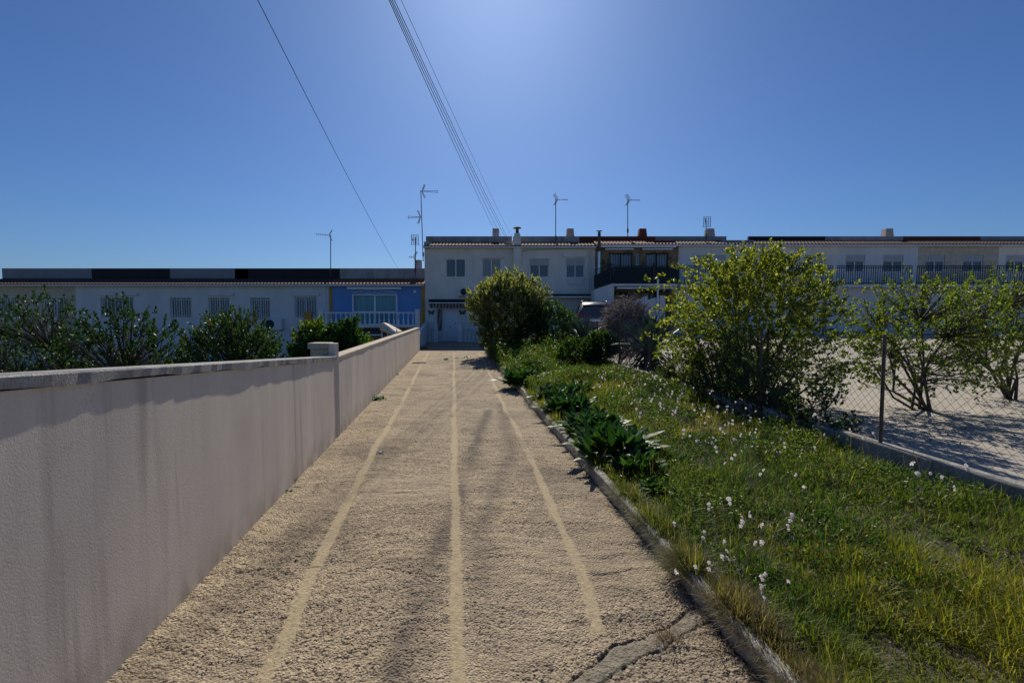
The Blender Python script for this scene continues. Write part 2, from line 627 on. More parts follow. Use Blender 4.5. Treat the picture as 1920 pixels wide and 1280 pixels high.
def build_drive():
    rows = np.concatenate([np.linspace(-5, 1.1, 60)[:-1], 1.1 * np.exp(np.arange(0, math.log(31.2 / 1.1), .0031))])
    cols = np.linspace(-1.60, KD + .03, 370)
    D, Y = np.meshgrid(cols, rows)
    far = Y > 22
    X = DX(D, Y)
    # the three mortar bands: lateral position of each against distance
    ys = np.array([-5, 2.48, 2.9, 3.8, 5.6, 8.9, 16.5, 20.5, 31])

    def band(vals, w0, s, y_from=-9, y_to=21.5):
        c = np.interp(Y, ys, vals) + .02 * (fbm(Y * 1.3, Y * 0 + s, 3, s) - .5) * 2
        hw = w0 * (.30 + .80 * fbm(Y * 3.0, np.sign(D - c) * 3.7 + s, 4, s + 3)) + .03 * (fbm(D * 25, Y * 25, 3, 5) - .5)
        m = np.clip((hw - np.abs(D - c)) / .012 + .5, 0, 1)
        return m * ((Y > y_from) & (Y < y_to))
    st = band(np.array([-.80, -.87, -.90, -.94, -.97, -.98, -1.08, -1.1, -1.1]), .055, 1)
    st = np.maximum(st, band(np.array([-.01, -.005, 0, .0, .0, .0, .0, .0, 0]), .050, 2))
    st = np.maximum(st, band(np.array([.70, .745, .79, .83, .88, .90, 1.03, 1.05, 1.05]), .048, 3, y_from=2.47) * np.where((Y > 5.6) & (Y < 6.6), .35, 1))
    fade = np.clip((fbm(D * 6, Y * 1.5, 4, 21) - .26) / .12, 0, 1)
    st = st * np.where(Y > 6, np.clip(fade, .25, 1), 1)
    # joint repaired with mortar, bottom right
    up = [(1060, 1290), (1148, 1216), (1205, 1197), (1250, 1175), (1287, 1149), (1325, 1134)]
    lo = [(1120, 1290), (1171, 1250), (1224, 1224), (1269, 1205), (1295, 1182), (1335, 1160)]
    gu = [(gnd(*p).x, gnd(*p).y) for p in up]
    gl = [(gnd(*p).x, gnd(*p).y) for p in lo]
    du, dl = 0, 0
    jx = .05 * (fbm(X * 12, Y * 12, 4, 31) - .5)
    yu = np.interp(X, [p[0] for p in gu], [p[1] for p in gu])
    yl = np.interp(X, [p[0] for p in gl], [p[1] for p in gl])
    mort = ((Y < yu + jx) & (Y > yl + jx) & (X > gu[0][0])) * np.clip(.55 + 1.2 * fbm(X * 9, Y * 9, 3, 32), 0, 1)
    du, dl = polydist(X, Y - jx, gu), polydist(X, Y - jx, gl)
    crack = np.maximum(np.clip(1.1 - du / .010, 0, 1), np.clip(1 - dl / .009, 0, 1) * .8) * np.clip(fbm(X * 20, Y * 20, 2, 33) * 2.2 - .2, .3, 1)
    # hairlines across the slab
    for s, yy in ((1, 4.55), (2, 7.3), (3, 10.9), (4, 3.05)):
        c = yy + .25 * (fbm(D * 1.2, D * 0 + s, 3, 60 + s) - .5) + .03 * np.sin(D * 3 + s)
        crack = np.maximum(crack, np.clip(1 - np.abs(Y - c) / .008, 0, 1) * (fbm(D * 3, Y, 2, s) > .47) * .7)
    smooth = np.maximum(st, mort * .55)
    # relief: raked ridges across the slab, lumps and single stones
    wob = .5 * fbm(D * 1.1, Y * .6, 3, 40)
    rip = .6 * (fbm(D * 1.1, (Y + wob) * 5.0, 3, 41) - .5) + .5 * (fbm(D * 4, (Y + wob) * 17.0, 3, 46) - .5)
    lump = fbm(D * 9, Y * 11, 4, 42) - .5
    rag = np.clip((fbm(D * 1.6, Y * 1.5, 3, 43) - .30) / .3, .2, 1)
    d1, v1 = cells(D / .019, Y / .019, 3)
    d2, v2 = cells(D / .011, Y / .011, 4)
    stone = np.clip(1 - d1 / .55, 0, 1) ** .5 * (v1 > .5) * (.3 + v1) * .0085 + np.clip(1 - d2 / .6, 0, 1) ** .5 * (v2 > .3) * .004
    z = rip * .033 + (lump * .014 + stone) * rag
    z = z * (1 - smooth) + smooth * (.004 + .003 * fbm(D * 20, Y * 20, 3, 9)) - crack * .018 * 1.0
    z = z + .012 * (fbm(D * .8, Y * .5, 2, 77) - .5)
    z = np.where(Y > 21.8, .01 * rip, z)
    low = np.clip((.5 - (rip + lump * .6 + .35)) * 1.6, 0, 1)  # darker tone in the hollows of the relief
    tyre = np.exp(-((D - (.16 + .25 * np.sin((Y - 2) * .45) * np.exp(-Y * .06) + .12 * (fbm(Y, Y * 0, 2, 8) - .5))) / .10) ** 2) * np.clip(fbm(D * 4, Y * 2, 3, 70) * 1.7 - .35, 0, 1) * (Y < 12)
    patch = np.clip((fbm(D * 1.0 + 3, Y * 1.2, 4, 55) - .50) * 3.2, 0, 1)
    tyre2 = np.exp(-((D + .32 - .03 * Y) / .13) ** 2) * (Y < 4.2) * .6
    tp = [gnd(*q_) for q_ in ((915, 770), (893, 830), (872, 880), (862, 940), (835, 1000), (800, 1080), (775, 1150), (745, 1260))]
    dt = polydist(X, Y, [(q_.x, q_.y) for q_ in tp])
    mark = np.exp(-(dt / .085) ** 2) * np.clip(fbm(D * 5, Y * 2.5, 3, 72) * 2.2 - .30, 0, 1)
    tp2 = [gnd(*q_) for q_ in ((940, 760), (960, 850), (900, 990), (905, 1100))]
    mark = np.maximum(mark, .5 * np.exp(-(polydist(X, Y, [(q_.x, q_.y) for q_ in tp2]) / .09) ** 2))
    dark_tone = np.clip(.85 * mark + .10 * tyre + .18 * tyre2 + .55 * patch * (.5 + .5 * rag) + .30 * low, 0, .8)
    dark_tone = np.where(D < -1.35, dark_tone * .5, dark_tone)
    dark_tone = dark_tone + np.clip(1 - (D + 1.59) / .03, 0, 1) * .6 + np.clip((D - KD + .05 + .05 * (fbm(Y * 5, D * 3, 3, 29) - .5)) / .04, 0, 1) * .55  # narrow darker lines along both edges of the drive
    V = np.stack([X, Y, z], -1).reshape(-1, 3)
    nr, nc = D.shape
    i = np.arange(nr - 1)[:, None] * nc + np.arange(nc - 1)[None]
    F = np.stack([i, i + 1, i + nc + 1, i + nc], -1).reshape(-1, 4)
    o = fast_mesh("drive", V, F, M['drive'], smooth=True, attrs=dict(strip=st, mortar=mort, crack=np.clip(crack, 0, 1), dark_tone=np.clip(dark_tone, 0, 1), smooth=smooth))
    tag(o, kind="structure")


build_drive()

# loose stones lying on the drive
def build_stones():
    n = 9000
    Y = 1.7 * np.exp(rng.random(n) * 1.6)
    D = rng.uniform(-1.5, 1.34, n)
    keep = fbm(D * 2.5, Y * 2.5, 3, 91) > .46
    keep &= np.abs(D) > .06
    Y, D = Y[keep], D[keep]
    n = len(Y)
    base = np.array([(1, 0, 0), (0, 1, 0), (-1, 0, 0), (0, -1, 0), (0, 0, 1), (0, 0, -1)], float)
    fc = np.array([(0, 1, 4), (1, 2, 4), (2, 3, 4), (3, 0, 4), (1, 0, 5), (2, 1, 5), (3, 2, 5), (0, 3, 5)])
    s = rng.uniform(.003, .0070, n)[:, None, None] * rng.uniform(.7, 1.3, (n, 6, 1))
    P = base[None] * s
    P[:, :, 2] *= .7
    a = rng.uniform(0, 6.28, n)
    ca, sa = np.cos(a)[:, None], np.sin(a)[:, None]
    x, y = P[:, :, 0] * ca - P[:, :, 1] * sa, P[:, :, 0] * sa + P[:, :, 1] * ca
    z = P[:, :, 2] + .004
    V = np.stack([x + DX(D, Y)[:, None], y + Y[:, None], z], -1).reshape(-1, 3)
    F = (np.arange(n)[:, None, None] * 6 + fc[None]).reshape(-1, 3)
    t = rng.random((n, 1, 1))
    c = (1 - t) * np.array([.30, .25, .19]) + t * np.array([.62, .55, .45])
    c = np.repeat(c, 6, 1).reshape(-1, 3)
    m, nn, b = newmat("pebble")
    at_ = nn.nodes.new("ShaderNodeAttribute")
    at_.attribute_name = "tint"
    nn.links.new(at_.outputs['Color'], b.inputs['Base Color'])
    b.inputs['Roughness'].default_value = .9
    tag(fast_mesh("loose_gravel", V, F, m, col=c, smooth=True), "loose pale pebbles lying on the washed concrete drive", "gravel", kind="stuff")


build_stones()

# apron slab seams in the shade before the white house
# ------------------------------------------------------------------ kerb and planting bed
def build_kerb():
    ys = np.arange(-5, 22.0, .06)
    prof = [(0, -.08), (0.0, .06), (0.0, .112), (.006, .122), (.03, .125), (.068, .122), (.075, .10), (.075, -.08)]
    V, F = [], []
    for k, y in enumerate(ys):
        jt = 1 if (y % .82) < .06 else 0
        for j, (d, z) in enumerate(prof):
            wob = .012 * (fbm(np.array([y * 1.1]), np.array([0.]), 2, 5)[0] - .5) + .012 * (vnoise(np.array([y * 9.]), np.array([j * 1.]), 6)[0] - .5)
            zz = z * (1 + .10 * (vnoise(np.array([y * 2.2]), np.array([j * 1.3]), 7)[0] - .5)) - (.012 if jt and j in (1, 2, 3, 4, 5) else 0)
            V.append((DX(KD + d + wob + (.008 if jt and j < 3 else 0), y), y, zz))
    m = len(prof)
    for k in range(len(ys) - 1):
        for j in range(m - 1):
            F.append((k * m + j, k * m + j + 1, (k + 1) * m + j + 1, (k + 1) * m + j))
    tag(fast_mesh("kerb", V, [f[::-1] for f in F], M['kerb']), kind="structure")


build_kerb()
BED1 = 4.30


def soil_z(D, Y):
    return .075 + .05 * (fbm(np.asarray(D) * .9, np.asarray(Y) * .7, 3, 12) - .5) + .05 * np.clip(np.asarray(D) - 2, 0, 2)


def build_bed():
    cols = np.linspace(KD + .08, BED1 + .05, 40)
    rows = np.linspace(-5, 24, 200)
    D, Y = np.meshgrid(cols, rows)
    z = soil_z(D, Y) + .02 * (fbm(D * 8, Y * 8, 3, 4) - .5)
    V = np.stack([DX(D, Y), Y, z], -1).reshape(-1, 3)
    nr, nc = D.shape
    i = np.arange(nr - 1)[:, None] * nc + np.arange(nc - 1)[None]
    F = np.stack([i, i + 1, i + nc + 1, i + nc], -1).reshape(-1, 4)
    tag(fast_mesh("planting_bed_soil", V, F, M['soil'], smooth=True), kind="structure")


build_bed()


def yard_z(Y):
    t = min(max((Y - 13) / 10, 0), 1)
    return .02 + .5 * t * t * (3 - 2 * t)


def build_yard():
    V, F = [], []
    ys = [-6 + .5 * i for i in range(75)]
    for y in ys:
        for x in (DX(4.42, y), 45):
            V.append((x, y, yard_z(y)))
    for k in range(len(ys) - 1):
        F.append((2 * k, 2 * k + 1, 2 * k + 3, 2 * k + 2))
    tag(fast_mesh("neighbour_yard", V, F, M['yard']), kind="structure")


build_yard()

# ------------------------------------------------------------------ left boundary wall
def wall_run(mbw, mbc, y0, y1, h0, h1, D=-1.58, cop=.05, over=.018, th=.17):
    """stucco run with its own coping along the drive"""
    def P(d, y, z): return (DX(d, y), y, z)
    mbw.hull([P(D - th, y0, -1.7), P(D, y0, -1.7), P(D, y1, -1.7), P(D - th, y1, -1.7)],
             [P(D - th, y0, h0 - cop), P(D, y0, h0 - cop), P(D, y1, h1 - cop), P(D - th, y1, h1 - cop)])
    n = int((y1 - y0) / .07)
    ring = []
    for k in range(n + 1):
        t = k / n
        y, h = y0 + (y1 - y0) * t, h0 + (h1 - h0) * t
        q = np.array([y * 1.0])
        ov = over * (.45 + 1.1 * float(fbm(q * 1.3, q * 0 + D, 3, 19)[0])) + .004 * (random.random() - .5)
        lip = cop * (.85 + .5 * (float(fbm(q * 3, q * 0, 3, 23)[0]) - .3))
        tz = .004 * (random.random() - .5)
        ring.append([P(D - th - over, y, h - cop), P(D + ov * .8, y, h - lip), P(D + ov, y, h - .006), P(D + ov - .006, y, h + tz), P(D - th - over, y, h)])
    b = len(mbc.v)
    for g_ in ring: mbc.v += g_
    for k in range(n):
        for j in range(5):
            j2 = (j + 1) % 5
            mbc.f.append((b + k * 5 + j, b + (k + 1) * 5 + j, b + (k + 1) * 5 + j2, b + k * 5 + j2))
    mbc.f.append(tuple(b + i for i in range(5)))
    mbc.f.append(tuple(b + n * 5 + i for i in reversed(range(5))))


bw = empty("boundary_wall", (DX(-1.58, 3), 3, 0), "long pale stucco wall with mortar coping along the left of the drive", "wall")
a, c, c2 = MB(), MB(), MB()
PY = 6.60
wall_run(a, c2, -5, PY - .06, 1.28 + .0705 * 8.9, 1.10, cop=.055, over=.02)
wall_run(a, c, PY + .06, 22.75, 1.085, 1.065, cop=.05, over=.0072)
a.build("wall_face", M['stucco_wall'], bw)
tag(c2.build("coping", M['rough_coping'], bw), "grainy grey coping of the near stretch")
tag(c.build("coping", M['coping'], bw), "sunlit cream coping of the far stretch")
p = MB()
x1 = DX(-1.58, PY) + .012
p.box(x1 - .10, x1, PY - .058, PY + .058, -1.7, 1.27)
p.build("pier", M['stucco_wall'], bw, bevel=.006)
# masonry post head beside the pier
pc = empty("masonry_post", (x1 - .23, PY + .02, 0), "squat cream masonry post with wider cap behind the wall step", "post")
q = MB(); q.box(x1 - .335, x1 - .102, PY - .07, PY + .14, -1.7, 1.195); q.build("post_shaft", M['coping'], pc, bevel=.01)
q = MB(); q.box(x1 - .36, x1 - .101, PY - .095, PY + .165, 1.197, 1.275); q.build("post_cap", M['coping'], pc, bevel=.008)

# retaining wall between the end of the boundary wall and the white house, in shade
rw = MB()
def P(d, y, z): return (DX(d, y), y, z)
rw.hull([P(-1.80, 22.8, -1.7), P(-1.62, 22.8, -1.7), P(-1.62, 30.9, -1.7), P(-1.80, 30.9, -1.7)],
        [P(-1.80, 22.8, .75), P(-1.62, 22.8, .75), P(-1.62, 30.9, 1.25), P(-1.80, 30.9, 1.25)])
tag(rw.build("side_wall", M['bright_house'], bevel=.01), "low white side wall in shade between boundary wall and white house", "wall")

# low wall + chain-link fence right of the bed
lw = MB()
lw.hull([P(BED1, -5, -.1), P(BED1 + .15, -5, -.1), P(BED1 + .15, 19, -.1), P(BED1, 19, -.1)],
        [P(BED1, -5, .34), P(BED1 + .15, -5, .34), P(BED1 + .15, 19, .34), P(BED1, 19, .34)])
tag(lw.build("low_wall", M['kerb'], bevel=.012), "low grey concrete wall edging the flower bed under the wire fence", "wall")
fe = empty("wire_fence", (DX(BED1 + .075, 8), 8, .34), "rusty chain link fence on the low concrete wall behind the white flowers", "fence")
for k in range(9):
    y = 3.0 + 2.0 * k
    q = MB(); x = DX(BED1 + .075, y); q.tube((x, y, .345), (x, y, 1.45), .018, n=8); q.build("fence_post", M['rust'], fe)
q = MB()
step = .09
H0, H1 = .36, 1.36
yy = 3.0
while yy < 19:
    for sgn in (1, -1):
        y0 = yy if sgn > 0 else yy + (H1 - H0)
        y1 = y0 + sgn * (H1 - H0)
        pts = [(y0, H0), (min(max(y1, 3), 19), H1)]
        q.tube((DX(BED1 + .075 + .002 * sgn, pts[0][0]), pts[0][0], pts[0][1]), (DX(BED1 + .075 + .002 * sgn, pts[1][0]), pts[1][0], pts[1][1]), .0016, n=3, cap=False)
    yy += step
q.build("wire_mesh", M['alu'], fe)


# ------------------------------------------------------------------ HOUSES
FY = 30.8     # facade distance


def tile_strip(mb, x0, x1, y0, z0, y1, z1, rows=4, per=.21, r=.055):
    nx = max(2, int(round((x1 - x0) / per)))
    xs = np.linspace(x0, x1, nx * 8 + 1)
    prof = np.abs(np.sin((xs - x0) / (x1 - x0) * nx * math.pi)) ** .8 * r
    b = len(mb.v)
    lines = []
    for k in range(rows):
        t0, t1 = k / rows, (k + 1) / rows + .02
        for t, dz in ((t0, .022), (t1, 0)):
            y, z = y0 + (y1 - y0) * t, z0 + (z1 - z0) * t
            lines.append([(x, y, z + dz + pz) for x, pz in zip(xs, prof)])
    lines.insert(0, [(x, y0 + .002, z0 - .03) for x in xs])
    for ln in lines: mb.v += ln
    n = len(xs)
    for k in range(len(lines) - 1):
        for i in range(n - 1):
            mb.f.append((b + k * n + i, b + k * n + i + 1, b + (k + 1) * n + i + 1, b + (k + 1) * n + i))
    return mb


def facade(mb, x0, x1, z0, z1, Y, holes, depth=.16, back=9):
    """front skin with real openings, side and rear skins"""
    xs = sorted({x0, x1, *[h[0] for h in holes], *[h[1] for h in holes]})
    zs = sorted({z0, z1, *[h[2] for h in holes], *[h[3] for h in holes]})
    for i in range(len(xs) - 1):
        for j in range(len(zs) - 1):
            cx, cz = (xs[i] + xs[i + 1]) / 2, (zs[j] + zs[j + 1]) / 2
            if any(h[0] < cx < h[1] and h[2] < cz < h[3] for h in holes): continue
            mb.quad((xs[i], Y, zs[j]), (xs[i + 1], Y, zs[j]), (xs[i + 1], Y, zs[j + 1]), (xs[i], Y, zs[j + 1]))
    for a, b, c_, d in holes:
        mb.quad((a, Y, c_), (a, Y, d), (a, Y + depth, d), (a, Y + depth, c_))
        mb.quad((b, Y, d), (b, Y, c_), (b, Y + depth, c_), (b, Y + depth, d))
        mb.quad((a, Y, d), (b, Y, d), (b, Y + depth, d), (a, Y + depth, d))
        mb.quad((b, Y, c_), (a, Y, c_), (a, Y + depth, c_), (b, Y + depth, c_))
        mb.quad((a, Y + depth + .12, c_), (b, Y + depth + .12, c_), (b, Y + depth + .12, d), (a, Y + depth + .12, d))
    mb.quad((x0, Y + back, z0), (x0, Y, z0), (x0, Y, z1), (x0, Y + back, z1))
    mb.quad((x1, Y, z0), (x1, Y + back, z0), (x1, Y + back, z1), (x1, Y, z1))
    mb.quad((x1, Y + back, z0), (x0, Y + back, z0), (x0, Y + back, z1), (x1, Y + back, z1))
    mb.quad((x0, Y, z1), (x1, Y, z1), (x1, Y + back, z1), (x0, Y + back, z1))


def rect(px0, py0, px1, py1, Y=FY):
    a, b = at(px0, py1, Y), at(px1, py0, Y)
    return (a.x, b.x, a.z, b.z)


def frame(mb, x0, x1, z0, z1, Y, t=.05, d=.06, mull=(), bars=()):
    mb.box(x0, x0 + t, Y, Y + d, z0, z1)
    mb.box(x1 - t, x1, Y, Y + d, z0, z1)
    mb.box(x0 + t, x1 - t, Y, Y + d, z0, z0 + t)
    mb.box(x0 + t, x1 - t, Y, Y + d, z1 - t, z1)
    for m_ in mull:
        x = x0 + (x1 - x0) * m_
        mb.box(x - t * .6, x + t * .6, Y - .004, Y + d, z0 + t, z1 - t)
    for m_ in bars:
        z = z0 + (z1 - z0) * m_
        mb.box(x0 + t, x1 - t, Y - .002, Y + d - .004, z - t * .5, z + t * .5)


def window(h, r, Y=FY, mull=(.5,), curtain='curtain', t=.05, blind=0, fmat='white', bars=(), inset=.09, grille=None):
    x0, x1, z0, z1 = r
    f = MB()
    frame(f, x0 + .003, x1 - .003, z0 + .003, z1 - .003, Y + inset, t, .05, mull, bars)
    o = f.build("window", M[fmat], h)
    MB().quad((x0 + t, Y + inset + .03, z0 + t), (x1 - t, Y + inset + .03, z0 + t), (x1 - t, Y + inset + .03, z1 - t), (x0 + t, Y + inset + .03, z1 - t)).build("pane", M['glass'], o)
    n = max(4, int((x1 - x0) / .025))
    xs = np.linspace(x0 + .01, x1 - .01, n)
    yc = Y + inset + .10 + .014 * np.sin(np.arange(n) * 1.9) * (1 if curtain != 'shutter' else 0)
    V = [(x, y, z0 + .01) for x, y in zip(xs, yc)] + [(x, y, z1 - .01) for x, y in zip(xs, yc)]
    F = [(i, i + 1, n + i + 1, n + i) for i in range(n - 1)]
    fast_mesh("curtain" if curtain != 'shutter' else "blind", V, F, M[curtain], o)
    if blind:
        zb = z1 - (z1 - z0) * blind
        s = MB()
        k, zz = 0, zb
        while zz < z1 - .02:
            s.box(x0 + .02, x1 - .02, Y + inset - .035 + .0, Y + inset - .012, zz, min(zz + .042, z1 - .01))
            zz += .048
        s.build("roller_shutter", M['shutter'], o)
    s = MB(); s.box(x0 - .05, x1 + .05, Y - .04, Y + .08, z0 - .05, z0 - .001); s.build("sill", M['white_house'], o)
    return o


def balustrade(h, x0, x1, Y, z0, z1, n, posts=(), mat='baluster', name="balustrade", post_r=.09, post_z=None):
    r = MB(); r.box(x0, x1, Y - .07, Y + .07, z1 - .07, z1); r.box(x0, x1, Y - .07, Y + .07, z0, z0 + .05)
    o = r.build(name, M[mat], h, bevel=.008)
    H = z1 - z0 - .12
    me = None
    for k in range(n):
        x = x0 + (x1 - x0) * (k + .5) / n
        if me is None:
            b = MB()
            pr = [(.055, 0), (.055, .05), (.035, .07), (.05, .14), (.062, .26), (.055, .38), (.032, .55), (.026, .72), (.035, .84), (.03, .87), (.055, .92), (.055, 1)]
            b.lathe(x, Y, [(rr, z0 + .05 + zz * H) for rr, zz in pr], 10)
            ob = b.build("baluster", M[mat], o)
            me, xa = ob, x
        else:
            c_ = me.copy(); COL.objects.link(c_); c_.parent = o; c_.location = me.location + Vector((x - xa, 0, 0))
    for x in posts:
        b = MB(); b.box(x - post_r, x + post_r, Y - post_r, Y + post_r, z0 - .1, (post_z or z1 + .12))
        b.box(x - post_r - .02, x + post_r + .02, Y - post_r - .02, Y + post_r + .02, (post_z or z1 + .12) + .001, (post_z or z1 + .12) + .05)
        b.build("balustrade_post", M[mat], o, bevel=.008)
    return o


def aircon(h, r, Y):
    x0, x1, z0, z1 = r
    b = MB(); b.box(x0, x1, Y - .32, Y - .03, z0, z1)
    o = b.build("air_conditioner", M['bright_house'], h, bevel=.015)
    cx, cz, rr = x0 + (x1 - x0) * .32, (z0 + z1) / 2, min((z1 - z0) * .42, .28)
    f = MB(); f.tube((cx, Y - .326, cz), (cx, Y - .318, cz), rr, rr, 24); f.build("fan_grille", M['green_mesh'], o)
    f = MB()
    for q_ in range(1, 5):
        for i in range(20):
            a0, a1 = 2 * math.pi * i / 20, 2 * math.pi * (i + 1) / 20
            s_ = rr * q_ / 4.2
            f.tube((cx + s_ * math.cos(a0), Y - .332, cz + s_ * math.sin(a0)), (cx + s_ * math.cos(a1), Y - .332, cz + s_ * math.sin(a1)), .004, n=3)
    f.build("fan_guard", M['alu'], o)
    f = MB(); f.box(x0 + .06, x0 + .10, Y - .33, Y - .001, z0 - .05, z0 - .001); f.box(x1 - .10, x1 - .06, Y - .33, Y - .001, z0 - .05, z0 - .001)
    f.build("bracket", M['iron'], o)


def house_shell(label, px0, px1, py_eave, py_par, zbase, wall, par, tile, holes, par_px=None, group="terraced houses in the row", ground_wall=None, gutter='white'):
    x0, x1 = at(px0, 600, FY).x, at(px1, 600, FY).x
    x0 += .002; x1 -= .002
    ze = at(960, py_eave, FY).z
    h = empty("terraced_house", ((x0 + x1) / 2, FY, zbase), label, "house", group)
    m = MB(); facade(m, x0, x1, zbase, ze, FY, holes); m.build("wall", M[wall], h)
    zp = at(960, py_par, FY + 1.25).z
    p0, p1 = (at(par_px[0], 500, FY + 1.25).x, at(par_px[1], 500, FY + 1.25).x) if par_px else (x0, x1)
    m = MB(); m.box(p0 + .002, p1 - .002, FY + 1.25, FY + 1.45, ze + .05, zp); m.build("parapet", M[par], h)
    m = MB(); tile_strip(m, x0 - .0, x1, FY - .38, ze + .03, FY + 1.24, ze + .47); rf = m.build("tiled_roof", M[tile], h, smooth=False)
    m = MB(); m.box(x0, x1, FY - .34, FY - .001, ze - .06, ze + .0); m.build("eaves", M[wall], h)
    if gutter:
        m = MB(); m.tube((x0, FY - .36, ze - .02), (x1, FY - .36, ze - .02), .045, n=10); m.build("gutter", M[gutter], h)
    return h, x0, x1, ze, zp


def stub_chimney(h, px0, px1, py0, py1, mat, taper=.12, Y=FY + 1.7):
    a, b = at(px0, py1, Y), at(px1, py0, Y)
    wd = b.x - a.x
    t = wd * taper
    c_ = MB(); c_.hull([(a.x, Y, a.z - .3), (b.x, Y, a.z - .3), (b.x, Y + .5, a.z - .3), (a.x, Y + .5, a.z - .3)],
                       [(a.x + t, Y + .04, b.z), (b.x - t, Y + .04, b.z), (b.x - t, Y + .46, b.z), (a.x + t, Y + .46, b.z)])
    c_.build("chimney", M[mat], h, bevel=.01)


def divider(h, px0, px1, py0, py1, mat):
    a, b = at(px0, py1, FY - .2), at(px1, py0, FY - .2)
    m = MB(); m.box(a.x, b.x, FY + .2, FY + 1.2, a.z, b.z + .12); m.build("party_wall", M[mat], h)


def roller_box(h, px0, py0, px1, py1, mat='white_house'):
    m = MB(); m.pbox(px0, py0, px1, py1, FY - .14, .139); m.build("shutter_box", M[mat], h, bevel=.02)


# ---- house 0: white single storey with dark waterproofed parapet
def bar_grille(win, r, Y, n=9, lattice=True, mat='white'):
    x0, x1, z0, z1 = r
    b = MB()
    for k in range(n + 1):
        x = x0 + (x1 - x0) * k / n
        b.box(x - .011, x + .011, Y - .03, Y - .012, z0, z1)
    for z in (z0, z1, z0 + (z1 - z0) * .12, z0 + (z1 - z0) * .88):
        b.box(x0, x1, Y - .034, Y - .014, z - .012, z + .012)
    if lattice:
        w_ = (x1 - x0) / n
        for k in range(n):
            for j in range(int((z1 - z0) / w_)):
                zz = z0 + j * w_
                if (k + j) % 2: b.tube((x0 + k * w_, Y - .02, zz), (x0 + (k + 1) * w_, Y - .02, zz + w_), .005, n=3)
                else: b.tube((x0 + (k + 1) * w_, Y - .02, zz), (x0 + k * w_, Y - .02, zz + w_), .005, n=3)
    b.build("window_grille", M[mat], win)


LZ = -1.55
def low_white(label, pxs, wins, boxes, ac, par_px=None, par='dark_parapet', wall='bright_house'):
    holes = [rect(*w_) for w_ in wins]
    h, x0, x1, ze, zp = house_shell(label, pxs[0], pxs[1], 535, 503, LZ, wall, par, 'dark_tile', holes, par_px)
    for r_ in holes:
        wn = window(h, r_, mull=(.5,), curtain='curtain')
        bar_grille(wn, r_, FY)
    for b_ in boxes: roller_box(h, *b_, mat=wall)
    if ac: aircon(h, rect(*ac), FY)
    return h


h0 = low_white("white single storey house with black parapet and white lattice window grilles", (448, 618), [(470, 557, 506, 600), (553, 556, 593, 596)], [(546, 549, 598, 554)], (500, 597, 532, 618), par_px=(440, 637))
m = MB(); x = at(609, 500, FY).x; m.tube((x, FY - .06, LZ), (x, FY - .06, 3.4), .04); m.build("downpipe", M['white'], h0)
low_white("white low house at the far left with grey parapet and two grilled windows", (296, 448), [(320, 557, 358, 596), (392, 557, 430, 596)], [(386, 549, 436, 554)], None, par='grey_parapet')
low_white("outermost low house on the left with one wide grilled window", (144, 296), [(190, 557, 250, 596)], [(184, 549, 256, 554)], (150, 597, 180, 618))
low_white("low cream house beyond the left end of the wall", (-30, 144), [(0, 557, 36, 596), (86, 557, 124, 596)], [], None, par='grey_parapet', wall='cream')

# ---- house 1: blue
door_r = rect(661, 551, 744, 609)
h1, x0, x1, ze, zp = house_shell("blue single storey house with arched sliding window and white balustrade terrace", 618, 797, 535, 503, LZ, 'blue', 'parapet', 'tile', [door_r], (637, 799))
wn = window(h1, door_r, mull=(.5,), curtain='cyan_curtain', t=.09, bars=(.42,))
# arched metal fan over the window
fa = MB()
a_, b_ = at(661, 553, FY - .1), at(744, 545, FY - .1)
cx = (a_.x + b_.x) / 2
def arc(k, s=1.0): 
    t = math.pi * k / 16
    return (cx - (b_.x - a_.x) / 2 * s * math.cos(t), FY - .1, a_.z + .30 * s * math.sin(t) ** .7)
fa.path([arc(k) for k in range(17)], .018, 5)
for k in range(2, 15, 2): fa.tube((cx, FY - .1, a_.z), arc(k), .008, n=4)
fa.path([arc(k, .45) for k in range(17)], .008, 4)
fa.box(a_.x - .02, b_.x + .02, FY - .115, FY - .085, a_.z - .025, a_.z + .015)
for xx in (a_.x, b_.x): fa.box(xx - .03, xx + .03, FY - .115, FY - .085, at(0, 609, FY).z, a_.z - .026)
fa.build("arched_grille", M['white'], wn)
m = MB(); m.pbox(650, 538, 752, 542, FY - .30, .29); m.build("awning_cassette", M['white'], h1, bevel=.02)
m = MB(); m.pbox(618, 536, 622.5, 610, FY - .03, .029); m.build("pilaster", M['ochre'], h1)
m = MB(); m.pbox(790, 536, 796.5, 640, FY - .03, .029); m.build("pilaster", M['ochre'], h1)
m = MB(); m.pbox(775, 544, 780, 549, FY - .15, .14); m.build("wall_lamp", M['white'], h1, bevel=.01)
# terrace slab, supporting wall, tiled lean-to below
TY = FY - 2.2
a_, b_ = at(583, 610, TY), at(783, 606, TY)
tz = a_.z
m = MB(); m.box(a_.x, b_.x, TY, FY - .001, tz - .12, tz); m.build("terrace_slab", M['bright_house'], h1)
m = MB(); m.box(a_.x + .1, b_.x, TY + .15, FY - .002, LZ, tz - .121); m.build("terrace_wall", M['stone'], h1)
balustrade(h1, at(594, 0, TY).x, at(772, 0, TY).x, TY + .1, tz + .0, at(960, 585, TY).z, 19, posts=(at(589.5, 0, TY).x, at(776.5, 0, TY).x), post_r=.13)
m = MB(); m.pbox(570, 584, 583, 640, TY, .25); m.build("gate_pillar", M['ochre'], h1)
m = MB(); m.pbox(783, 588, 792, 640, TY, .25); m.build("gate_pillar", M['ochre'], h1)
m = MB(); l_, r_ = at(655, 622, TY - .5), at(716, 617, TY - .5); tile_strip(m, l_.x, r_.x, TY - .55, l_.z - .1, TY + .14, l_.z + .12, rows=2); m.build("porch_roof", M['dark_tile'], h1)
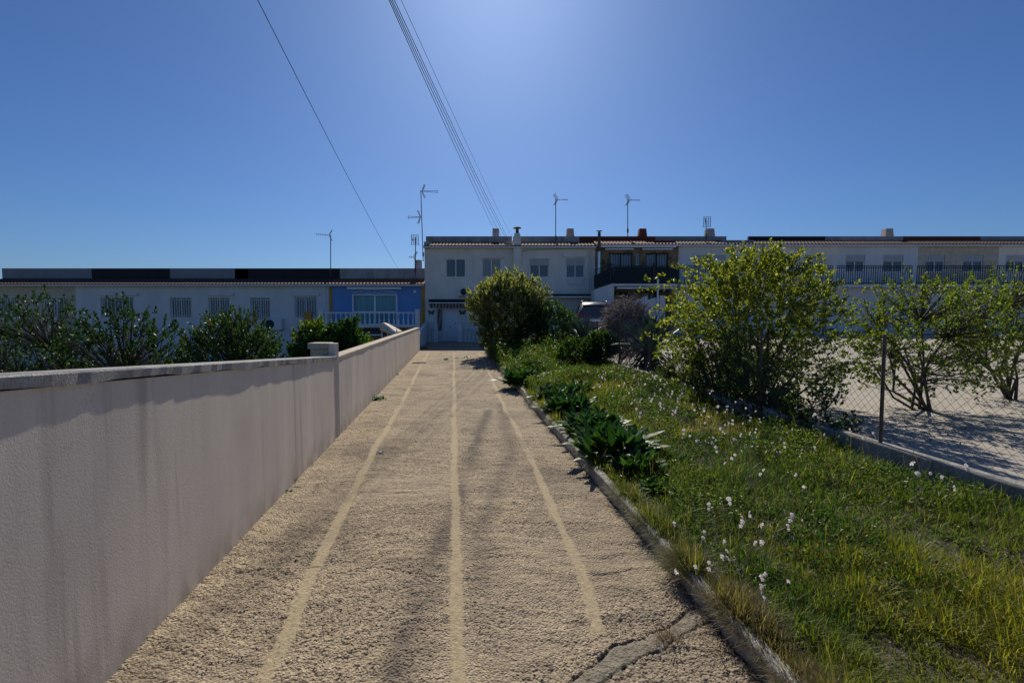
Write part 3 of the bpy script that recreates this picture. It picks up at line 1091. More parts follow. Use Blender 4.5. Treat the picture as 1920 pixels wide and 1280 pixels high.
m = MB(); m.box(l_.x, r_.x, TY - .5, TY - .4, l_.z - .22, l_.z - .13); m.build("porch_beam", M['white'], h1)
stub_chimney(h1, 777, 789, 487, 503, 'parapet', .02)

# ---- house 2: white two-storey
w_l, w_r = rect(836, 485, 873, 520), rect(904, 485, 939, 520)
door2 = rect(830, 575, 858, 640)
h2, x0, x1, ze, zp = house_shell("white two storey house with striped awning over a white panelled front door", 797, 965, 464, 443, -.1, 'white_house', 'parapet', 'dark_tile', [w_l, w_r, door2], (799, 960))
window(h2, w_l, curtain='curtain', inset=.05)
window(h2, w_r, curtain='shutter', inset=.05)
roller_box(h2, 899, 480, 946, 484)
m = MB(); m.pbox(795, 453, 805, 465, FY - .3, 1.4); m.build("corner_pier", M['parapet'], h2, bevel=.01)
stub_chimney(h2, 923, 936, 428, 443, 'parapet', .03)
aircon(h2, rect(861, 540, 890, 555), FY)
# front door
x0d, x1d, z0d, z1d = door2
z0d = .0
dm = MB(); dm.box(x0d + .003, x1d - .003, FY + .05, FY + .10, z0d, z1d - .003)
dr = dm.build("front_door", M['door'], h2, bevel=.005)
pn = MB()
wd = x1d - x0d
for (u0, u1, v0, v1) in ((.2, .8, .08, .36), (.2, .8, .46, .92)):
    xa, xb = x0d + wd * u0, x0d + wd * u1
    za, zb = z1d * v0, z1d * v1
    frame(pn, xa, xb, za, zb, FY + .03, .03, .021)
pts = [(x0d + wd * (.2 + .6 * k / 8), FY + .035, z1d * (.92 + .035 * math.sin(math.pi * k / 8))) for k in range(9)]
pn.path(pts, .014, 5)
pn.build("door_moulding", M['door'], dr)
q = MB(); q.lathe(x0d + wd * .5, FY + .03, [(.001, z1d * .4), (.04, z1d * .4 + .02), (.04, z1d * .4 + .05), (.001, z1d * .4 + .07)], 10); q.build("knocker", M['iron'], dr)
q = MB(); q.lathe(x0d + wd * .86, FY + .01, [(.001, z1d * .5), (.035, z1d * .5 + .02), (.035, z1d * .5 + .05), (.001, z1d * .5 + .07)], 10); q.build("handle", M['iron'], dr)
# awning with valance
AY = FY - .55
m = MB(); m.pbox(803, 561, 896, 566.5, AY, .54); aw = m.build("awning", M['black_awning'], h2, bevel=.02)
m = MB(); m.pbox(804, 566.8, 896, 568.3, AY - .03, .05); m.build("awning_bar", M['white'], aw)
l_, r_ = at(804, 575, AY), at(896, 568.4, AY)
n = 30
sa, sb = MB(), MB()
for k in range(n):
    xa, xb = l_.x + (r_.x - l_.x) * k / n, l_.x + (r_.x - l_.x) * (k + 1) / n
    zlo = l_.z - .05 * math.sin(math.pi * ((k / 3) % 1)) - (.04 if k % 2 else 0)
    yy = AY - .02 + .02 * math.sin(k)
    (sa if k % 2 else sb).box(xa, xb, yy, yy + .006, zlo, r_.z)
sa.build("valance_stripes", M['stripe'], aw)
tag(sb.build("valance_stripes", M['stripe_pale'], aw), "pale stripes of the awning valance")
# hanging bead strips left of the door
q = MB()
for k in range(7):
    xx = at(816 + k * 1.4, 0, FY).x
    q.path([(xx + .02 * math.sin(j + k), FY - .12 - .01 * k, 2.0 - .22 * j) for j in range(7)], .016, 4)
q.build("fly_curtain", M['stripe'], h2)
# butterflies
def butterfly(px, py, lab):
    c_ = at(px, py, FY - .05)
    b = MB()
    for s in (-1, 1):
        up_ = [(0, .0), (.05 * s, .09), (.20 * s, .16), (.22 * s, .06), (.13 * s, .0), (.17 * s, -.06), (.12 * s, -.14), (.05 * s, -.09), (0, -.04)]
        if s < 0: up_ = up_[::-1]
        b.prism([(c_.x + u, c_.z + v) for u, v in up_], FY - .05, FY - .035)
    b.tube((c_.x, FY - .05, c_.z - .1), (c_.x, FY - .05, c_.z + .1), .015, n=6)
    tag(b.build("butterfly_ornament", M['mast']), lab, "ornament", "metal butterflies on the white house")
butterfly(808.5, 586, "dark metal butterfly on the wall left of the white door")
butterfly(867, 586, "dark metal butterfly on the wall right of the white door")
# front balustrade with gate posts
BY = FY - .9
zt = at(960, 613, BY).z
balustrade(h2, at(796.5, 0, BY).x, at(816, 0, BY).x, BY, .0, zt, 3)
balustrade(h2, at(866, 0, BY).x, at(935, 0, BY).x, BY, .0, zt, 9)
for px in (817.5, 863):
    c_ = at(px, 640, BY)
    b = MB(); b.box(c_.x - .11, c_.x + .11, BY - .11, BY + .11, -.05, zt + .12)
    b.box(c_.x - .13, c_.x + .13, BY - .13, BY + .13, zt + .121, zt + .16)
    b.lathe(c_.x, BY, [(.03, zt + .16), (.05, zt + .18), (.085, zt + .25), (.06, zt + .32), (.03, zt + .37), (.035, zt + .39), (.004, zt + .50)], 10)
    b.build("gate_post", M['baluster'], h2, bevel=.006)

# ---- house 3: white with flue chimney, green awning
wa, wb = rect(993, 485, 1029, 520), rect(1061, 485, 1096, 521)
h3, x0, x1, ze, zp = house_shell("white two storey house with round capped chimney and dark green awning", 965, 1115, 464, 443, .0, 'white_house', 'parapet', 'dark_tile', [wa, wb, rect(1040, 562, 1100, 600)], (962, 1086))
window(h3, wa, blind=.36, curtain='curtain', inset=.06)
window(h3, wb, blind=.36, curtain='curtain', inset=.06)
roller_box(h3, 1056, 477, 1100, 482)
x0_, x1_, z0_, z1_ = rect(1040, 562, 1100, 600)
m = MB()
for k in range(14):
    zz = z0_ + (z1_ - z0_) * k / 14
    m.box(x0_ + .002, x1_ - .002, FY + .08, FY + .10, zz + .004, z0_ + (z1_ - z0_) * (k + 1) / 14)
m.build("garage_door", M['white_house'], h3)
# flue on the facade with round top
ca = at(970.5, 430, FY)
zr = at(960, 464, FY).z
m = MB()
m.box(ca.x - .26, ca.x + .23, FY - .28, FY - .001, 0, zr + .05)
m.hull([(ca.x - .25, FY - .27, zr + .051), (ca.x + .22, FY - .27, zr + .051), (ca.x + .22, FY, zr + .051), (ca.x - .25, FY, zr + .051)],
       [(ca.x - .20, FY - .25, zr + .85), (ca.x + .15, FY - .25, zr + .85), (ca.x + .15, FY - .02, zr + .85), (ca.x - .20, FY - .02, zr + .85)])
fl = m.build("chimney", M['white_house'], h3, bevel=.03)
m = MB(); cx_, cy_ = ca.x - .025, FY - .135
m.lathe(cx_, cy_, [(.10, zr + .84), (.10, zr + 1.05), (.08, zr + 1.06), (.08, zr + 1.13), (.25, zr + 1.14), (.25, zr + 1.18), (.16, zr + 1.24), (.01, zr + 1.26)], 16)
m.build("chimney_cowl", M['rust'], fl)
stub_chimney(h3, 1061, 1078, 428, 443, 'parapet', .14)
divider(h3, 946, 962, 453, 459, 'parapet')
m = MB()
for px in (1108, 1111.5):
    x = at(px, 0, FY).x; m.tube((x, FY - .05, .5), (x, FY - .05, zr - .1), .028)
m.build("downpipe", M['white_house'], h3)
AY = FY - .7
m = MB(); m.pbox(1018, 551, 1116, 555, AY, .69); aw = m.build("awning", M['green_awning'], h3, bevel=.02)
m = MB(); m.pbox(1018, 555.3, 1116, 557.6, AY - .04, .08); m.build("awning_bar", M['white'], aw)
m = MB(); m.pbox(1112, 562, 1122, 572, FY - .2, .19); m.build("meter_box", M['bright_house'], h3, bevel=.01)
# loose wires on the wall
m = MB()
pts = [at(948, 462, FY - .03), at(980, 471, FY - .03), at(996, 468, FY - .03), at(1040, 467, FY - .03), at(1100, 466, FY - .03)]
m.path(pts, .010, 4)
pts = [at(1062, 522, FY - .03), at(1066, 533, FY - .03), at(1090, 534, FY - .03), at(1098, 522, FY - .03)]
m.path(pts, .007, 4)
m.build("facade_wire", M['mast'], h3)

# ---- house 4: stone clad with red parapet and terrace
wc, wd_ = rect(1142, 474, 1186, 505), rect(1210, 474, 1253, 505)
wn_ = rect(1192, 475, 1199, 497)
h4, x0, x1, ze, zp = house_shell("stone clad house with red parapet and dark green screened terrace", 1115, 1270, 461, 443, .4, 'stone', 'red_parapet', 'tile', [wc, wd_, wn_, rect(1160, 548, 1180, 580), rect(1205, 548, 1232, 566)], (1086, 1228))
for r_ in (wc, wd_):
    wn = window(h4, r_, curtain='pale_curtain', fmat='iron', inset=.08)
    b = MB()
    for k in range(9):
        xx = r_[0] + (r_[1] - r_[0]) * (k + .5) / 9
        b.tube((xx, FY - .02, r_[2]), (xx, FY - .02, r_[3]), .014, n=5)
    for z in (r_[2] + .05, r_[3] - .06): b.box(r_[0], r_[1], FY - .03, FY - .012, z - .014, z + .014)
    b.build("window_grille", M['iron'], wn)
window(h4, wn_, mull=(), curtain='pale_curtain', t=.035)
window(h4, rect(1205, 548, 1232, 566), curtain='curtain', fmat='iron')
x0_, x1_, z0_, z1_ = rect(1160, 548, 1180, 580)
m = MB(); m.box(x0_ + .003, x1_ - .003, FY + .05, FY + .09, z0_, z1_ - .003); m.build("garage_door", M['iron'], h4)
m = MB(); m.pbox(1127, 461.5, 1268, 463.5, FY - .42, .05); m.build("fascia", M['white'], h4)
for a0, a1 in ((1135, 1189), (1205, 1262)):
    m = MB(); m.pbox(a0, 465, a1, 468, FY - .3, .28); m.build("awning_cassette", M['white'], h4, bevel=.02)
stub_chimney(h4, 1197, 1215, 428, 443, 'red_parapet', .16)
divider(h4, 1228, 1271, 453, 460, 'red_parapet')
TY4 = FY - 2.0
sl = rect(1150, 532, 1270, 536, TY4)
m = MB(); m.box(sl[0], sl[1], TY4, FY - .001, sl[2], sl[3]); m.build("terrace_slab", M['bright_house'], h4)
m = MB(); m.pbox(1157, 538, 1268, 541.5, TY4 + .1, .3); m.build("awning_cassette", M['white'], h4, bevel=.02)
for px in (1151, 1268):
    m = MB(); x = at(px, 0, TY4 + .2).x; m.box(x, x + .18, TY4 + .15, TY4 + .33, .4, sl[2] - .001); m.build("terrace_pillar", M['ochre'] if px > 1200 else M['white_house'], h4)
# railing with dark screen
r_ = rect(1150, 497, 1274, 531.5, TY4)
rl = MB()
rl.box(r_[0], r_[1], TY4 + .04, TY4 + .08, r_[3] - .04, r_[3])
rl.box(r_[0], r_[1], TY4 + .04, TY4 + .08, r_[2] + .02, r_[2] + .05)
n = 44
for k in range(n + 1):
    xx = r_[0] + (r_[1] - r_[0]) * k / n
    rl.box(xx - .008, xx + .008, TY4 + .05, TY4 + .066, r_[2] + .05, r_[3] - .04)
for px in (1150, 1234):
    x = at(px, 0, TY4).x
    rl.box(x - .05, x + .05, TY4 + .01, TY4 + .11, r_[2], r_[3] + .06)
    rl.lathe(x, TY4 + .06, [(.03, r_[3] + .06), (.055, r_[3] + .11), (.004, r_[3] + .18)], 8)
rlo = rl.build("terrace_railing", M['iron'], h4)
m = MB(); m.box(r_[0] + .06, r_[1], TY4 + .085, TY4 + .095, r_[2] + .03, r_[3] - .09); m.build("privacy_screen", M['green_mesh'], rlo)
# outside stair at the left with sloping railing
s0, s1, s2, s3 = at(1114, 543, TY4), at(1150, 531, TY4), at(1150, 590, TY4), at(1114, 590, TY4)
m = MB(); m.prism([(s3.x, .3), (s1.x - .002, .3), (s1.x - .002, s1.z), (s0.x, s0.z)], TY4, TY4 + 1.1); m.build("stair_wall", M['bright_house'], h4, bevel=.01)
sr = MB()
for k in range(15):
    t = k / 14
    xx = s0.x + (s1.x - s0.x) * t
    zb = s0.z + (s1.z - s0.z) * t
    sr.box(xx - .01, xx + .01, TY4 + .05, TY4 + .07, zb, zb + 1.12)
for dz in (.05, 1.12):
    sr.tube((s0.x, TY4 + .06, s0.z + dz), (s1.x, TY4 + .06, s1.z + dz), .022, n=6)
sro = sr.build("stair_railing", M['iron'], h4)
m = MB(); m.hull([(s0.x, TY4 + .075, s0.z + .1), (s1.x, TY4 + .075, s1.z + .1), (s1.x, TY4 + .082, s1.z + .1), (s0.x, TY4 + .082, s0.z + .1)],
                 [(s0.x, TY4 + .075, s0.z + .8), (s1.x, TY4 + .075, s1.z + .95), (s1.x, TY4 + .082, s1.z + .95), (s0.x, TY4 + .082, s0.z + .8)])
m.build("stair_screen", M['green_mesh'], sro)
# steel flue pipe at the left edge
fp = at(1123.5, 440, FY - .35)
z_t, z_m, z_b = at(0, 436, FY - .35).z, at(0, 472, FY - .35).z, at(0, 530, FY - .35).z
m = MB(); m.tube((fp.x, FY - .38, z_m), (fp.x, FY - .38, z_t), .09, n=14); m.lathe(fp.x, FY - .38, [(.05, z_t), (.05, z_t + .06), (.17, z_t + .07), (.17, z_t + .10), (.01, z_t + .14)], 14); pf = m.build("flue_pipe", M['rust'], h4)
m = MB(); m.tube((fp.x, FY - .38, z_b), (fp.x, FY - .38, z_m - .001), .105, n=14); m.build("flue_sleeve", M['steel'], pf)

# ---- house 5: white with big shutter
we, wf = rect(1301, 475, 1361, 512), rect(1377, 480, 1388, 494)
h5, x0, x1, ze, zp = house_shell("white house with wide closed roller shutter behind metal balcony bars", 1270, 1418, 461, 443, .4, 'bright_house', 'grey_parapet', 'dark_tile', [we, wf], (1228, 1361))
window(h5, we, blind=1.0, curtain='shutter', inset=.05)
m = MB(); m.pbox(1299, 474, 1363, 478.5, FY - .03, .029); m.build("shutter_box", M['bright_house'], h5)
window(h5, wf, mull=(), curtain='cyan_curtain', t=.03)
stub_chimney(h5, 1323, 1343, 428, 443, 'grey_parapet', .17)
divider(h5, 1361, 1419, 452, 460, 'grey_parapet')


def barred_balcony(h, px0, px1):
    sl = rect(px0, 534, px1, 538, TY4)
    m = MB(); m.box(sl[0], sl[1], TY4, FY - .002, sl[2], sl[3]); m.build("terrace_slab", M['bright_house'], h)
    m = MB(); m.box(sl[0], sl[1], TY4 + .9, FY - .003, .4, sl[2] - .001); m.build("terrace_wall", M['bright_house'], h)
    r_ = rect(px0, 498, px1, 533.5, TY4)
    rl = MB()
    for z in (r_[3], r_[3] - .12, r_[2] + .1): rl.box(r_[0], r_[1], TY4 + .04, TY4 + .08, z - .02, z + .02)
    n = int((r_[1] - r_[0]) / .13)
    for k in range(n + 1):
        xx = r_[0] + (r_[1] - r_[0]) * k / n
        rl.box(xx - .014, xx + .014, TY4 + .05, TY4 + .072, r_[2], r_[3] - .02)
    rl.build("balcony_railing", M['green_mesh'], h)


barred_balcony(h5, 1275, 1414)

# ---- house 6 and the rest of the row
def right_house(label, a, b, par, wall, wins, bal=True):
    holes = [rect(*w_) for w_ in wins]
    h, x0, x1, ze, zp = house_shell(label, a, b, 461, 443, .4, wall, par, 'dark_tile', holes, None)
    for r_ in holes: window(h, r_, blind=.4, curtain='curtain', inset=.06)
    if bal: barred_balcony(h, a + 4, b - 4)
    return h
h6 = right_house("white house with dark parapet at the right edge behind the shrub", 1418, 1566, 'dark_parapet', 'white_house', [(1436, 478, 1476, 510), (1505, 478, 1548, 510)])
h7 = right_house("two storey white house beyond the right edge with grey parapet", 1566, 1716, 'parapet', 'bright_house', [(1585, 478, 1622, 510), (1655, 478, 1694, 510)])
stub_chimney(h7, 1660, 1678, 428, 443, 'parapet', .14)
h8 = right_house("outermost cream two storey house on the right", 1716, 1866, 'red_parapet', 'cream', [(1735, 478, 1772, 510), (1805, 478, 1844, 510)])
h9 = right_house("white two storey house closing the row on the right", 1866, 2020, 'grey_parapet', 'white_house', [(1885, 478, 1922, 510), (1955, 478, 1990, 510)])

# stepped white boundary wall in front of the stone house
sw = empty("garden_wall", (at(1200, 0, 27.5).x, 27.5, .5), "white stepped garden wall with sloping top before the stone clad house", "wall")
def pxz(px, py, Y):
    v = at(px, py, Y); return (v.x, v.z)
m = MB(); m.prism([(pxz(1150, 600, 27.5)[0], .4), (pxz(1208, 600, 27.5)[0], .4), pxz(1208, 557, 27.5), pxz(1150, 578, 27.5)], 27.5, 27.7); m.build("sloping_panel", M['bright_house'], sw)
m = MB(); m.pbox(1208.2, 555, 1214, 610, 27.45, .3); m.build("wall_post", M['bright_house'], sw)
m = MB(); m.prism([(pxz(1214.2, 600, 27.5)[0], .4), (pxz(1236, 600, 27.5)[0], .4), pxz(1236, 556, 27.5), pxz(1214.2, 562, 27.5)], 27.5, 27.7); m.build("sloping_panel", M['bright_house'], sw)
m = MB(); m.pbox(1236.2, 554, 1248, 610, 27.45, .4); m.build("wall_post", M['bright_house'], sw)
m = MB(); v = at(1233.5, 556, 27.4); v2 = at(1233.5, 524, 27.4); m.tube((v.x, 27.4, .5), v2, .05, n=10); m.tube(v2, v2 + Vector((0, 0, .05)), .065, .02, n=10)
tag(m.build("white_post", M['white']), "thin white pole rising beside the stepped white garden wall", "pole")
m = MB(); v = at(1344.5, 535, 26); v2 = at(1344.5, 487, 26); m.tube((v.x, 26, .5), v2, .075, n=10); m.tube(v2, v2 + Vector((0, 0, .05)), .09, .03, n=10)
tag(m.build("white_post", M['white']), "thick white pole standing before the barred balcony above the shrub", "pole")

# cream folded swing canopy behind the boundary wall
cs = empty("swing_canopy", (at(728, 0, 19).x, 19, -1.55), "cream folded canopy on thin poles behind the far end of the wall", "canopy")
def sp_(px, py, Y): return at(px, py, Y)
m = MB()
q0, q1 = sp_(713, 606, 19), sp_(744, 622, 19)
m.hull([(q0.x, 18.9, q0.z - .26), (q0.x + .12, 18.9, q0.z - .32), (q1.x, 18.9, q1.z - .16), (q1.x, 20.0, q1.z - .16), (q0.x, 20.0, q0.z - .26)],
       [(q0.x, 18.9, q0.z - .02), (q0.x + .14, 18.9, q0.z + .06), (q1.x, 18.9, q1.z), (q1.x, 20.0, q1.z), (q0.x, 20.0, q0.z)])
m.build("canopy_roof", M['cream'], cs, bevel=.02)
m = MB(); m.tube((q0.x + .1, 18.87, q0.z - .02), (q1.x + .02, 18.87, q1.z - .07), .03); m.tube((q0.x + .1, 18.87, q0.z - .16), (q1.x + .02, 18.87, q1.z - .15), .02); m.build("canopy_rail", M['white'], cs)
for px in (715, 726, 743):
    v = sp_(px, 630, 19); m = MB(); m.tube((v.x, 19.1, -1.55), (v.x, 19.1, EYE - .55), .02); m.build("canopy_pole", M['white'], cs)


# ------------------------------------------------------------------ AERIALS
def yagi(mb, p, ang, L, n, refl=True, tilt=.03, plane='h', s=1.7):
    """aerial head at p, boom towards ang (0 = +x); elements across it"""
    d = Vector((math.cos(ang), math.sin(ang), tilt)).normalized()
    side = Vector((-math.sin(ang), math.cos(ang), 0))
    upv = d.cross(side)
    e = (side * .55 + upv * .75).normalized() if plane == 'd' else side
    mb.tube(p - d * .12, p + d * L, .011 * s, n=5)
    for k in range(n):
        q_ = p + d * (L * (.12 + .86 * k / max(1, n - 1)))
        hw = .11 - .002 * k
        mb.tube(q_ - upv * hw * .35 - side * hw, q_ + upv * hw * .35 + side * hw, .006 * s, n=4)
        if k % 2: mb.tube(q_ - upv * hw * .6, q_ + upv * hw * .6, .006 * s, n=4)
    if refl:
        for sg in (1, -1):
            for j in range(6):
                off = -d * (.02 + .035 * j) + upv * sg * (.05 + .055 * j)
                mb.tube(p + off - side * .2, p + off + side * .2, .006 * s, n=4)
            for sw_ in (-.2, .2, 0):
                mb.tube(p - d * .02 + upv * sg * .05 + side * sw_, p - d * .195 + upv * sg * .325 + side * sw_, .007 * s, n=4)


def aerial(px, py_top, py_bot, Y, label, heads, lean=0, r=.028, arms=None):
    t, b = at(px, py_top, Y), at(px + lean, py_bot, Y)
    e = empty("tv_aerial", b, label, "aerial", "aerials on the house roofs")
    m = MB(); m.tube(b, t, r, r * .9, n=8); m.build("mast", M['mast'], e)
    for (py, kind, ang, L, n_) in heads:
        p_ = at(px + lean * (py - py_top) / (py_bot - py_top), py, Y)
        m = MB()
        if kind == 'yagi':
            yagi(m, p_ + Vector((math.cos(ang), math.sin(ang), 0)) * .1, ang, L, n_)
        elif kind == 'long':      # long slim V boom
            d = Vector((math.cos(ang), math.sin(ang), .0))
            u = Vector((0, 0, 1))
            m.tube(p_, p_ + d * L + u * .06, 0.016, n=4); m.tube(p_, p_ + d * L - u * .05, 0.016, n=4)
            m.tube(p_ + d * L + u * .10, p_ + d * L - u * .10, 0.019, n=4)
            for s in (1, -1):
                for j in range(5):
                    q_ = p_ + d * (.12 + .03 * j) + u * s * (.08 + .07 * j)
                    m.tube(q_ - Vector((.0, .18, 0)), q_ + Vector((0, .18, 0)), 0.011, n=4)
                    m.tube(q_ - d * .05, q_ + d * .05, 0.011, n=4)
                m.tube(p_ + d * .1, p_ + d * .25 + u * s * .42, 0.014, n=4)
                m.tube(p_ + d * .05, p_ + d * .17 + u * s * .40, 0.011, n=4)
        elif kind == 'panel':     # upright grid panel
            wd, ht = .42, .62
            for s in (-1, 1):
                m.tube(p_ + Vector((s * wd / 2, -.15, -ht / 2)), p_ + Vector((s * wd / 2, -.15, ht / 2)), 0.016, n=4)
                m.tube(p_ + Vector((s * wd / 2, -.15, -ht / 2)), p_ + Vector((s * wd / 2 * 1.3, -.05, -ht / 2)), 0.013, n=4)
            for j in range(7):
                z_ = -ht / 2 + ht * j / 6
                m.tube(p_ + Vector((-wd / 2, -.15, z_)), p_ + Vector((wd / 2, -.15, z_)), 0.011, n=4)
            for j in range(4):
                x_ = -wd * .5 + wd * j / 3
                m.tube(p_ + Vector((x_, -.15, -ht / 2)), p_ + Vector((x_, -.15, ht / 2)), 00.016, n=4)
            m.tube(p_, p_ + Vector((-.15, -.3, .02)), .022, n=5)
            m.tube(p_ + Vector((-.12, -.25, -.1)), p_ + Vector((-.2, -.3, .22)), .02, n=5)
        m.build("aerial_head", M['alu'], e)
    m = MB(); m.tube(b + Vector((0, 0, .3)), b + Vector((0, .02, .55)), r * 2.0, n=8); m.build("clamp", M['mast'], e)
    return e


PI = math.pi
aerial(620, 440, 520, FY + .7, "tilted rooftop aerial above the black parapet of the left house", [(441, 'yagi', PI + .35, .75, 6)])
aerial(789, 357, 490, FY - .1, "tall aerial mast with two heads at the corner of the white house", [(358.5, 'long', .15, 1.0, 0), (407, 'long', PI - .1, .85, 0)], lean=4.5, r=.026)
aerial(779, 445, 520, FY - .2, "small grid aerial above the blue house next to its chimney", [(450, 'panel', 0, 0, 0), (482, 'yagi', PI, .3, 3)])
aerial(1042, 373, 459, FY + .4, "aerial on a straight mast above the house with the green awning", [(374, 'yagi', .25, .72, 9)])
aerial(1177, 374, 445, FY + 1.2, "aerial on a straight mast behind the red parapet", [(375, 'yagi', .2, .75, 9)])
aerial(1324, 413, 456, FY + .2, "short grid aerial beside the tapered grey chimney", [(417, 'panel', 0, 0, 0)])


# ------------------------------------------------------------------ OVERHEAD CABLES
def cable(pa, pb, sag, r, label, n=60):
    m = MB()
    pts = []
    for k in range(n + 1):
        t = k / n
        p_ = pa.lerp(pb, t)
        p_.z -= sag * 4 * t * (1 - t)
        pts.append(p_)
    m.path(pts, r, 5)
    e = m.build("overhead_cable", M['cable'], smooth=True)
    tag(e, label, "cable", "overhead cables crossing the sky")


def run(px0, px1, py1, Yfar, label, r=.011, sag=.35, H=7.15):
    """passes the picture's top edge at px0 and meets a house at px1, py1"""
    far = at(px1, py1, Yfar)
    top = at(px0, 0, 1.0) - Vector((0, 0, EYE))
    # point on the top-edge ray where a straight line at this height passes
    s = (H - EYE) / top.z
    near = Vector((top.x * s, top.y * s, H))
    d = near - far
    pole = far + d * 1.75
    k = 1 / 1.75
    z_at = lambda: 0
    pole.z = far.z + (near.z + sag * 4 * k * (1 - k) - far.z) / k
    cable(far, pole, sag, r, label)


run(729, 932, 441, FY + 1.2, "leftmost cable of the bundle reaching the white house roof", r=.0075)
run(732, 940, 443, FY + 1.0, "second cable from the left in the bundle", r=.0075)
run(735, 947, 444, FY + .8, "third cable from the left in the bundle", r=.0072)
run(739, 951, 444, FY + .8, "fourth cable from the left in the bundle", r=.0072)
run(752, 959, 443, FY + .8, "thin separate cable right of the bundle", r=.0045)
run(483, 746, 503, FY + 1.2, "single cable on the left running down to the blue house", r=.0065, sag=.45, H=6.4)


# ------------------------------------------------------------------ CAR
def build_car():
    e = empty("parked_car", (4.12, 24.4, yard_z(24.4) + .10), "grey estate car with roof rails parked before the green awning", "car", rz=R(-5))
    # stations along the length: y, z_low, z_belt, z_roof, half width belt, half width roof
    st = [(-.02, .42, .80, .84, .80, .74), (.06, .30, .98, 1.05, .90, .80), (.22, .26, 1.02, 1.28, .92, .74), (.52, .24, 1.03, 1.58, .93, .66),
          (1.0, .24, 1.02, 1.66, .93, .66), (1.9, .24, 1.0, 1.68, .93, .66), (2.5, .24, .99, 1.58, .93, .65), (3.1, .24, .98, 1.18, .92, .70),
          (3.35, .24, .96, 1.04, .91, .74), (4.0, .26, .88, .95, .88, .72), (4.35, .34, .72, .80, .80, .66), (4.42, .42, .62, .66, .74, .6)]
    V, F = [], []
    for (y, zl, zb, zr_, wb_, wr) in st:
        sec = [(-wb_ * .9, zl), (-wb_, zl + .12), (-wb_ * 1.0, (zl + zb) / 2), (-wb_ * .97, zb), (-wr, zr_ - .06), (-wr * .82, zr_), (0, zr_ + .02)]
        full = sec + [(-x, z) for x, z in reversed(sec[:-1])]
        V += [(x, y, z) for x, z in full]
    n = 13
    for k in range(len(st) - 1):
        for i in range(n - 1):
            F.append((k * n + i, (k + 1) * n + i, (k + 1) * n + i + 1, k * n + i + 1))
        F.append((k * n + n - 1, (k + 1) * n + n - 1, (k + 1) * n, k * n))
    F.append(tuple(range(n)))
    F.append(tuple((len(st) - 1) * n + i for i in reversed(range(n))))
    me = bpy.data.meshes.new("body"); me.from_pydata(V, [], F); me.update()
    me.polygons.foreach_set("use_smooth", [True] * len(me.polygons))
    o = bpy.data.objects.new("body", me); COL.objects.link(o); me.materials.append(M['car_paint']); o.parent = e

    def part(mb, name, mat, par=e, bevel=0, smooth=False):
        me = bpy.data.meshes.new(name); me.from_pydata(mb.v, [], mb.f); me.update()
        if smooth: me.polygons.foreach_set("use_smooth", [True] * len(me.polygons))
        ob = bpy.data.objects.new(name, me); COL.objects.link(ob); me.materials.append(M[mat]); ob.parent = par
        if bevel:
            b = ob.modifiers.new("bevel", 'BEVEL'); b.width = bevel; b.segments = 2
        return ob
    m = MB(); m.hull([(-.70, .135, 1.10), (.70, .135, 1.10), (.70, .26, 1.10), (-.70, .26, 1.10)], [(-.58, .43, 1.53), (.58, .43, 1.53), (.58, .60, 1.53), (-.58, .60, 1.53)])
    part(m, "rear_window", 'car_glass', bevel=.02)
    for s in (-1, 1):
        for (ya, yb, yc, yd) in ((.62, 1.15, .95, 1.15), (1.22, 2.1, 1.22, 2.1), (2.16, 2.95, 2.16, 2.55)):
            m = MB()
            a = (s * .912, ya, 1.07); b = (s * .912, yb, 1.07); c_ = (s * .70, yd, 1.55); d_ = (s * .70, yc, 1.55)
            m.hull([a, b, c_, d_] if s > 0 else [d_, c_, b, a], [(x + s * .02, y, z + .006) for x, y, z in ([a, b, c_, d_] if s > 0 else [d_, c_, b, a])])
            part(m, "side_window", 'car_glass')
        m = MB(); m.path([(s * .60, .55, 1.64), (s * .61, .75, 1.72), (s * .61, 1.5, 1.745), (s * .60, 2.2, 1.73), (s * .60, 2.4, 1.66)], .022, 8)
        part(m, "roof_rail", 'alu', smooth=True)
        m = MB(); m.hull([(s * .52, -.0, .90), (s * .90, .05, .88), (s * .945, .42, .96), (s * .52, .2, .92)] if s > 0 else [(s * .52, .2, .92), (s * .945, .42, .96), (s * .90, .05, .88), (s * .52, -.0, .90)],
                         [(s * .52, .03, 1.02), (s * .88, .09, 1.07), (s * .93, .45, 1.06), (s * .52, .2, 1.04)] if s > 0 else [(s * .52, .2, 1.04), (s * .93, .45, 1.06), (s * .88, .09, 1.07), (s * .52, .03, 1.02)])
        part(m, "tail_light", 'lamp_red', bevel=.015)
        for y in (.85, 3.45):
            m = MB(); m.tube((s * .72, y, .33), (s * .95, y, .33), .33, n=24); wh = part(m, "wheel", 'tyre', bevel=.03)
            m = MB(); m.tube((s * .951, y, .33), (s * .958, y, .33), .21, n=20); part(m, "rim", 'alu', wh)
        m = MB(); m.box(min(s * .95, s * 1.12), max(s * .95, s * 1.12), 2.62, 2.72, 1.02, 1.16); part(m, "mirror", 'car_paint', bevel=.02)
    m = MB(); m.box(-.82, .82, -.09, .10, .36, .62); part(m, "bumper", 'car_paint', bevel=.05)
    m = MB(); m.box(-.26, .26, -.06, .0, .70, .81); part(m, "number_plate", 'white')
    m = MB(); m.tube((0, .75, 1.67), (0, .62, 1.90), .006); part(m, "roof_aerial", 'iron')


build_car()


# ------------------------------------------------------------------ VEGETATION
def unit(v):
    return v / np.maximum(np.linalg.norm(v, axis=-1, keepdims=True), 1e-9)


